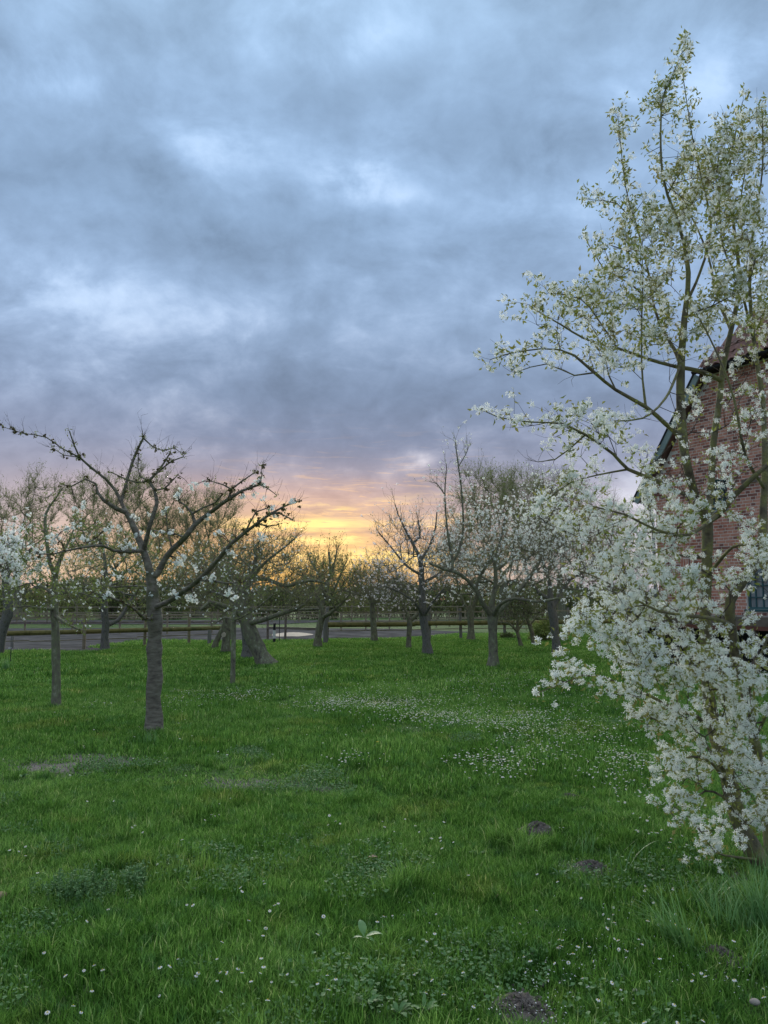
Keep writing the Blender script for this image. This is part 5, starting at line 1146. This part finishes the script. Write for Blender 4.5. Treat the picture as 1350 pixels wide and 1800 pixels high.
# grass beyond x where the dirt begins is kept off the arena
keepi = []
def inside(x, y, poly):
    c = False; n = len(poly)
    for i in range(n):
        a, b = poly[i], poly[(i+1) % n]
        if (a.y > y) != (b.y > y) and x < (b.x-a.x)*(y-a.y)/(b.y-a.y)+a.x: c = not c
    return c
for i in range(800):
    yy = 1.9+13*rng.random()**1.6; xx = rng.uniform(-.55, .55)*yy; so_ = float(soil_at(np.array([xx]), np.array([yy]))[0])
    if so_ > .35: continue
    pos.append((xx, yy, float(gh(np.array(xx), np.array(yy))))); s_ = rng.uniform(.45, 1.0); scl.append((s_, s_, s_*rng.uniform(.6, 1.0))); rotz.append(rng.uniform(0, 6.28)); pid.append(int(rng.integers(9, 12)))
for i in range(46):
    cy_ = 1.9+9*rng.random()**1.4; cx_ = rng.uniform(-.5, .5)*cy_
    for _ in range(int(rng.integers(2, 6))):
        xx = cx_+rng.normal(0, .18); yy = cy_+rng.normal(0, .18); pos.append((xx, yy, float(gh(np.array(xx), np.array(yy))))); s_ = rng.uniform(.7, 1.2); scl.append((s_, s_, s_)); rotz.append(rng.uniform(0, 6.28)); pid.append(int(rng.integers(12, 14)))
# tufts round the tree feet
for (px, py, n_) in [(270, 1300, 9), (98, 1250, 6), (409, 1208, 3), (470, 1174, 4), (867, 1178, 4), (752, 1156, 3), (981, 1152, 3), (210, 1195, 4), (700, 1560, 3), (1340, 1600, 10), (900, 1490, 8), (200, 1535, 10)]:
    c = ground(px, py)
    for _ in range(n_):
        xx = c.x+rng.normal(0, .012*c.y); yy = c.y+rng.normal(0, .015*c.y); pos.append((xx, yy, 0)); s_ = rng.uniform(.8, 1.3); scl.append((s_, s_, s_*.9)); rotz.append(rng.uniform(0, 6.28)); pid.append(int(rng.integers(9, 12)))
ok = [i for i, p in enumerate(pos) if not inside(p[0], p[1], arena)]
pos = np.array(pos)[ok]; scl = np.array(scl)[ok]; rotz = np.array(rotz)[ok]; pid = np.array(pid)[ok]
pm = bpy.data.meshes.new('grass'); pm.vertices.add(len(pos)); pm.vertices.foreach_set('co', pos.astype(np.float32).ravel())
a = pm.attributes.new('scl', 'FLOAT_VECTOR', 'POINT'); a.data.foreach_set('vector', scl.astype(np.float32).ravel())
rv = np.stack([0*rotz, 0*rotz, rotz], -1); a = pm.attributes.new('rot', 'FLOAT_VECTOR', 'POINT'); a.data.foreach_set('vector', rv.astype(np.float32).ravel())
a = pm.attributes.new('pid', 'INT', 'POINT'); a.data.foreach_set('value', pid.astype(np.int32)); pm.update()
go = link('grass', pm); tag(go, 'short green meadow grass covering the orchard floor', 'grass', kind='stuff')
ng = bpy.data.node_groups.new('grass_scatter', 'GeometryNodeTree')
ng.interface.new_socket('Geometry', in_out='INPUT', socket_type='NodeSocketGeometry'); ng.interface.new_socket('Geometry', in_out='OUTPUT', socket_type='NodeSocketGeometry')
gi = ng.nodes.new('NodeGroupInput'); gout = ng.nodes.new('NodeGroupOutput'); ci = ng.nodes.new('GeometryNodeCollectionInfo'); ci.inputs['Collection'].default_value = gcol
ci.inputs['Separate Children'].default_value = True; ci.inputs['Reset Children'].default_value = True
io = ng.nodes.new('GeometryNodeInstanceOnPoints'); io.inputs['Pick Instance'].default_value = True
def na(nm, ty):
    n = ng.nodes.new('GeometryNodeInputNamedAttribute'); n.data_type = ty; n.inputs['Name'].default_value = nm; return n.outputs['Attribute']
ng.links.new(gi.outputs[0], io.inputs['Points']); ng.links.new(ci.outputs[0], io.inputs['Instance']); ng.links.new(na('pid', 'INT'), io.inputs['Instance Index'])
ng.links.new(na('scl', 'FLOAT_VECTOR'), io.inputs['Scale'])
e2r = ng.nodes.new('FunctionNodeEulerToRotation'); ng.links.new(na('rot', 'FLOAT_VECTOR'), e2r.inputs[0]); ng.links.new(e2r.outputs[0], io.inputs['Rotation'])
ng.links.new(io.outputs[0], gout.inputs[0]); md = go.modifiers.new('scatter', 'NODES'); md.node_group = ng

# ------------------------------------------------------------------ daisies
rng = np.random.default_rng(301)
def daisy_t(stem=True, n=8, r=.0105):
    V = [(0, 0, .004)]; F3 = []; F4 = []; mi3 = []
    for i in range(n*2):
        a = i*math.pi/n; rr_ = r if i % 2 == 0 else r*.78; V.append((math.cos(a)*rr_, math.sin(a)*rr_, .001+.003*(i % 2)))
    for i in range(n*2): F3.append((0, 1+i, 1+(i+1) % (2*n))); mi3.append(0)
    b = len(V); V.append((0, 0, .0085))
    for i in range(6): a = i*math.pi/3; V.append((math.cos(a)*r*.36, math.sin(a)*r*.36, .0055))
    for i in range(6): F3.append((b, b+1+i, b+1+(i+1) % 6)); mi3.append(1)
    if stem:
        b = len(V)
        for z_ in (-.075, .002):
            for i in range(3): a = i*2.094; V.append((math.cos(a)*.0009, math.sin(a)*.0009, z_))
        for i in range(3):
            j = (i+1) % 3; F3 += [(b+i, b+j, b+3+j), (b+i, b+3+j, b+3+i)]; mi3 += [2, 2]
    return np.array(V, float), np.array(F3), mi3
spots = [(344, 1733), (348, 1728), (165, 1712), (180, 1720), (115, 1728), (147, 1720), (161, 1754), (128, 1778), (142, 1788), (77, 1682), (190, 1607), (152, 1627), (328, 1607), (339, 1608), (423, 1568), (425, 1577), (463, 1553), (465, 1559), (483, 1600), (489, 1596), (474, 1611), (437, 1632),
         (467, 1643), (462, 1657), (281, 1717), (297, 1715), (381, 1703), (387, 1727), (399, 1728), (418, 1721), (425, 1729), (441, 1747), (381, 1743), (388, 1765), (280, 1765), (459, 1701), (463, 1719), (457, 1731), (477, 1748), (505, 1733), (575, 1734), (590, 1740), (578, 1761), (558, 1751), (83, 1788), (470, 1784),
         (17, 1492), (33, 1494), (45, 1501), (45, 1487), (66, 1533), (153, 1412), (200, 1411), (232, 1455), (237, 1452), (251, 1463), (372, 1428), (378, 1430), (385, 1428), (360, 1437), (320, 1479), (405, 1403), (386, 1411), (277, 1526), (674, 1609), (690, 1608), (757, 1473), (759, 1472), (775, 1476), (797, 1477), (672, 1437), (676, 1449), (693, 1459),
         (712, 1431), (730, 1446), (737, 1460), (579, 1431), (590, 1440), (598, 1443), (577, 1446), (774, 1470), (1113, 1440), (1122, 1470), (1146, 1472), (1163, 1469), (1156, 1474), (1141, 1474), (1126, 1448), (1180, 1482), (1178, 1488), (1199, 1478), (1222, 1482), (1207, 1492), (1224, 1491), (1175, 1497), (1070, 1617), (1080, 1624), (1067, 1633), (1087, 1655),
         (1129, 1664), (1134, 1556), (989, 1651), (986, 1660), (982, 1663), (1007, 1673), (1036, 1663), (932, 1683), (975, 1687), (999, 1687), (1044, 1687), (1088, 1670), (1100, 1673), (1075, 1724), (1033, 1729), (1218, 1717), (1233, 1715), (1240, 1720), (1217, 1727), (1277, 1720), (1291, 1726), (1341, 1738), (1133, 1791), (1190, 1792), (1235, 1789), (1343, 1752), (1051, 1752), (748, 1749), (760, 1725), (832, 1765), (1160, 1690), (1290, 1660)]
zones = [(590, 1238, 60, 6, 255), (680, 1232, 70, 10, 390), (760, 1255, 90, 16, 450), (880, 1262, 80, 16, 390), (560, 1222, 120, 12, 110), (850, 1205, 90, 12, 130), (800, 1190, 120, 8, 110), (960, 1275, 80, 18, 170), (1060, 1285, 60, 20, 130), (950, 1320, 80, 14, 90), (860, 1335, 60, 10, 90), (1110, 1330, 50, 12, 130),
         (1080, 1350, 60, 12, 60), (400, 1222, 60, 8, 120), (460, 1212, 50, 10, 60), (300, 1235, 40, 10, 40), (350, 1215, 60, 6, 50), (620, 1330, 40, 8, 30), (960, 1290, 100, 30, 90), (1010, 1230, 60, 20, 80), (170, 1240, 30, 6, 12), (900, 1230, 150, 30, 120), (700, 1210, 180, 14, 120), (880, 1350, 50, 14, 50), (1150, 1400, 80, 40, 40), (600, 1180, 200, 10, 40), (920, 1180, 60, 6, 40), (1100, 1370, 40, 25, 30), (400, 1290, 300, 60, 30), (900, 1600, 300, 110, 18), (1150, 1640, 130, 100, 22), (700, 1700, 250, 60, 8)]
pts = [(a, b) for a, b in spots]
for a, b, rx, ry, n_ in zones: pts += [(a+rng.normal()*rx*.66, b+rng.normal()*ry*.72) for _ in range(int(n_*(1.3 if b < 1400 else 1)))]
W3 = []
for a, b in pts:
    hz = rng.uniform(.05, .078) if b > 1420 else rng.uniform(.062, .095); p = ground(a, b, hz); W3.append((p.x, p.y, hz+float(gh(np.array(p.x), np.array(p.y)))))
W3 = np.array(W3); W3 = W3[W3[:, 1] < 26]; od = np.argsort(W3[:, 1])
TV, TF, TM = daisy_t(); dm = [M['daisy_white'], M['daisy_yellow'], M['blade_long']]
dme = mesh_np('daisy', TV, [TF], dm, TM)
for i in od[:298]:
    o = link('daisy', dme, None, W3[i], (rng.normal(0, .38), rng.normal(0, .38), rng.uniform(0, 6))); s_ = rng.uniform(.55, 1.05); o.scale = (s_, s_, 1)
    tag(o, 'small white daisy with a yellow centre standing in the short grass', 'daisy', 'daisies scattered in the near meadow')
TV, TF, TM = daisy_t(False, 4, .0115); ii = od[298:]; V, F = scatter(TV, TF, W3[ii], rand_rot(len(ii), .5), rng.uniform(.6, 1.05, len(ii)))
tag(link('daisy_carpet', mesh_np('daisy_carpet', V, [F], dm, TM*len(ii))), 'carpet of tiny white daisies across the middle of the meadow', 'daisies', kind='stuff')
# fallen petals
n = 900; a_ = []
for (px, py, rx, ry, m_) in [(1040, 1530, 60, 14, 60), (1180, 1590, 120, 40, 160), (1100, 1690, 200, 60, 160), (930, 1775, 70, 30, 120), (980, 1680, 120, 50, 90), (1270, 1700, 70, 50, 80), (1250, 1560, 80, 50, 110), (720, 1610, 80, 40, 40), (945, 1458, 30, 8, 12), (800, 1700, 200, 80, 70)]:
    for _ in range(m_):
        p = ground(px+rng.normal()*rx*.6, py+rng.normal()*ry*.6, .03); a_.append((p.x, p.y, rng.uniform(.015, .06)))
a_ = np.array(a_); TV, TF = leaf2_t(1, .4); V, F = scatter(TV, TF, a_, rand_rot(len(a_), .6), rng.uniform(.006, .012, len(a_)))
tag(link('fallen_petals', mesh_np('fallen_petals', V, [F], M['daisy_white'])), 'fallen white petals strewn under the blossoming tree', 'petals', kind='stuff')

# ------------------------------------------------------------------ molehills, stones, plants
def molehill(label, px, py, w, h, seed):
    global rng
    rng = np.random.default_rng(seed); b = ground(px, py); V = [(0, 0, h)]; F = []; K = 7; N = 22
    for k in range(1, K+1):
        for i in range(N):
            a = i*2*math.pi/N; q = k/K; V.append((math.cos(a)*q*w*(1+.15*math.sin(2*a+seed)), math.sin(a)*q*w*1.1, h*math.cos(q*math.pi/2)**1.2+rng.normal(0, .007)*(k < K)-(.02 if k == K else 0)))
    for i in range(N):
        j = (i+1) % N; F.append((0, 1+i, 1+j))
        for k in range(K-1): F.append((1+k*N+i, 1+(k+1)*N+i, 1+(k+1)*N+j, 1+k*N+j))
    t = thing('molehill', label, 'molehill', (b.x, b.y, 0)); MB().add(V, F).build('mound', M['soil'], t)
    n = 160; a = rng.uniform(0, 6.28, n); q = np.abs(rng.normal(0, .65, n))*w; c_ = np.stack([np.cos(a)*q, np.sin(a)*q, np.maximum(0, h*np.cos(np.minimum(q/w, 1)*np.pi/2)**1.2)+.004], -1)
    TV = np.array([(1, 0, 0), (-.5, .8, 0), (-.5, -.8, .1), (0, 0, 1.), (0, 0, -1.)]); TF = np.array([(0, 1, 3), (1, 2, 3), (2, 0, 3), (1, 0, 4), (2, 1, 4), (0, 2, 4)])
    V, F = scatter(TV, TF, c_, rand_rot(n), .009*rng.uniform(.4, 1.5, n)); tag(link('crumbs', mesh_np('crumbs', V, [F], M['soil']), t), kind='stuff')
molehill('flat brown molehill farthest from the camera, in the grass left of the blossom tree', 945, 1460, .12, .05, 1)
molehill('molehill sprinkled with white petals midway below the blossom tree', 1042, 1532, .14, .05, 2)
molehill('molehill beside the long grass tuft at lower right', 1268, 1690, .11, .05, 3)
molehill('wide dark molehill at the bottom edge strewn with petals', 920, 1782, .15, .045, 4)
molehill('faint low molehill above the nearest flat one', 1000, 1404, .13, .03, 5)
def stone(label, px, py, s, seed, m_=None):
    r = np.random.default_rng(seed); b = ground(px, py); V = []; F = []; K, N = 5, 9
    V.append((0, 0, s*.5))
    for k in range(1, K):
        for i in range(N):
            a = i*2*math.pi/N; q = math.pi*k/K; V.append((math.sin(q)*math.cos(a)*s*r.uniform(.85, 1.1), math.sin(q)*math.sin(a)*s*.8*r.uniform(.85, 1.1), math.cos(q)*s*.55))
    V.append((0, 0, -s*.5))
    for i in range(N):
        j = (i+1) % N; F.append((0, 1+i, 1+j)); F.append((len(V)-1, 1+(K-2)*N+j, 1+(K-2)*N+i))
        for k in range(K-2): F.append((1+k*N+i, 1+(k+1)*N+i, 1+(k+1)*N+j, 1+k*N+j))
    tag(MB().add(V, F).build('stone', m_ or M['stone'], None, (b.x, b.y, .035), smooth=True), label, 'stone')
stone('pale stone at the bottom right corner', 1328, 1778, .022, 1); stone('small brown stone in the grass above the wide molehill', 875, 1588, .018, 2, M['dry_leaf']); stone('small tan pebble right of the wide dark molehill', 1117, 1757, .012, 3); stone('grey stone at the left edge in the grass', 2, 1586, .035, 4, M['dry_leaf'])
def leafy(name, label, px, py, leaves_, mat_, cat='plant', sz=1, z0=.02):
    b = ground(px, py, z0); t = thing(name, label, cat, (b.x, b.y, float(gh(np.array(b.x), np.array(b.y)))+z0))
    for (az_, elv, L, w) in leaves_:
        N = 7; V = []; F = []
        for i in range(N+1):
            a = i/N; bend = a*a*.35; cx = math.cos(elv-bend)*L*a; cz = math.sin(elv-bend)*L*a; ww = w*math.sin(math.pi*min(1, a*.93+.05))**.75*(.35+.65*min(1, a*2.2))
            for s_ in (-1, 0, 1): V.append((cx, s_*ww, cz+(.18*ww if s_ else 0)))
        for i in range(N):
            for c_ in (0, 1): F.append((i*3+c_, i*3+3+c_, i*3+4+c_, i*3+1+c_))
        o = MB().add(V, F).build('leaf', mat_, t, smooth=True, rot=(0, 0, az_))
    return t
leafy('dock_plant', 'broad pale green leaves of a dock plant alone in the near grass', 640, 1650, [(1.9, 1.0, .085, .02), (.2, .4, .09, .018), (3.1, .2, .06, .011), (-.6, .2, .06, .012)], M['plant_pale'], z0=.05)
rng = np.random.default_rng(400)
def many(n, L0, L1, w): return [(random.uniform(0, 6.28), random.uniform(.3, 1.1), random.uniform(L0, L1), random.uniform(.7, 1.2)*w) for _ in range(n)]
for i, (px, py, lb) in enumerate([(650, 1778, 'leafy weed rosette leftmost at the bottom edge'), (700, 1790, 'leafy weed rosette at the bottom edge below the dock plant'), (745, 1782, 'leafy weed rosette at the bottom edge nearest the wide molehill'), (95, 1360, 'rosette of pale leaves on the bare soil left of the cherry trunk'), (150, 1367, 'rosette of pale leaves on the bare soil nearest the cherry trunk'), (40, 1372, 'weed rosette at the left end of the bare soil'),
                                  (985, 1545, 'round-leaved weed left of the petal-strewn molehill'), (840, 1500, 'low weed in the dark grass patch')]):
    leafy('weed_rosette', lb, px, py, many(12, .04, .075, .011), M['plant_grey'], z0=.02)
# herb patch with stems of small leaves
def herb(label, px, py, rx, ry, n, seed):
    global rng
    rng = np.random.default_rng(seed); b = ground(px, py); t = thing('herb_patch', label, 'herb patch', b); P = []; LV = []
    for i in range(n):
        q = ground(px+rng.normal()*rx*.55, py+rng.normal()*ry*.55)-b; h = rng.uniform(.08, .16); P.append([(q.x, q.y, 0), (q.x+rng.normal()*.01, q.y, h*.5), (q.x+rng.normal()*.02, q.y, h)])
        for k in range(7):
            for s_ in range(4): LV.append((P[-1][0][0], q.y, h*(.25+.75*k/6)))
    P = np.array(P); V, F = tube_arrays(P, np.full((n, 3), .0014), 3); tag(link('stems', mesh_np('stems', V, [F], M['plant_grey']), t), kind='stuff')
    LV = np.array(LV)+rng.normal(0, .004, (len(LV), 3)); TV, TF = leaf2_t(1, .4); V, F = scatter(TV, TF, LV, rand_rot(len(LV), 1.3), .021*rng.uniform(.6, 1.3, len(LV))); tag(link('leaves', mesh_np('leaves', V, [F], M['plant_grey']), t), kind='stuff')
herb('grey-green patch of small-leaved herb in the lower left grass', 150, 1585, 75, 22, 85, 1); herb('grey-green herb clump right of the main herb patch', 235, 1572, 28, 12, 24, 2)
# long tufts
def tuft(label, px, py, n, L0, L1, spread, seed, mat_=None, w=.0045):
    r = np.random.default_rng(seed); b = ground(px, py); V = []; F4 = []; F3 = []
    n = int(n*.6); a0_ = r.uniform(0, 6.28)
    for i in range(n):
        a = r.normal(a0_, 1.1); L = r.uniform(L0*.5, L1); ln = r.uniform(.25, 1.0)*spread; q = r.normal(0, .045, 2); ph = a+math.pi/2; K = 6; b_ = len(V)
        for k in range(K):
            t = k/(K-1); rr_ = L*ln*t**1.5; z_ = L*(t-.55*ln*t**2.3); ww = w*(1-t)**.6*.5
            for s_ in (-1, 1): V.append((q[0]+math.cos(a)*rr_+math.cos(ph)*ww*s_, q[1]+math.sin(a)*rr_+math.sin(ph)*ww*s_, z_))
        for k in range(K-1): F4.append((b_+2*k, b_+2*k+1, b_+2*k+3, b_+2*k+2))
    t_ = thing('grass_tuft', label, 'grass tuft', b, 0, 'long grass tufts'); tag(MB().add(V, F4).build('blades', mat_ or M['blade_long'], t_), kind='stuff')
tuft('long arching grass tuft at lower right left of the molehill', 1195, 1672, 190, .18, .36, .85, 1, None, .007); tuft('tall grass tuft at the right edge below the blossom tree', 1335, 1635, 220, .22, .42, .75, 2, None, .007); tuft('arching grass tuft behind the lower right molehill', 1285, 1640, 150, .18, .34, .8, 12, None, .006); tuft('long grass tuft at the right edge nearest the camera', 1348, 1715, 130, .18, .34, .8, 13, None, .006); tuft('loose grass tuft uphill of the long arching one', 1235, 1600, 110, .16, .28, .8, 14, None, .006); tuft('bluish grass tuft beyond the petal-strewn molehill', 1030, 1500, 60, .12, .22, .6, 3)
tuft('single pale arching blades right of the petal-strewn molehill', 1105, 1545, 14, .15, .34, .9, 4, M['plant_pale'], .007); tuft('dark grass tuft in the left foreground behind the herb patch', 205, 1545, 120, .10, .20, .55, 5); tuft('dark upright tuft below the thin stake at the left edge', 12, 1180, 150, .25, .42, .5, 6, None, .012)
tuft('grass tuft below the near daisies at lower left of centre', 520, 1690, 60, .1, .2, .7, 7); tuft('grass tuft at the foot of the nearest cherry', 262, 1312, 130, .1, .22, .55, 8, None, .006); tuft('grass tuft under the blossom tree trunk at the right edge', 1345, 1560, 120, .2, .35, .6, 9)
leafy('dry_leaf', 'curled dry brown leaf lying in the grass left of centre', 655, 1507, [(0, .4, .03, .01), (1.5, .5, .03, .008), (3, .3, .028, .008)], M['dry_leaf'], 'leaf', z0=.06)
leafy('dandelion', 'tiny yellow dandelion in the middle of the meadow', 664, 1306, [(a, .15, .018, .006) for a in np.arange(0, 6.2, .7)], M['daisy_yellow'], 'flower', z0=.08)
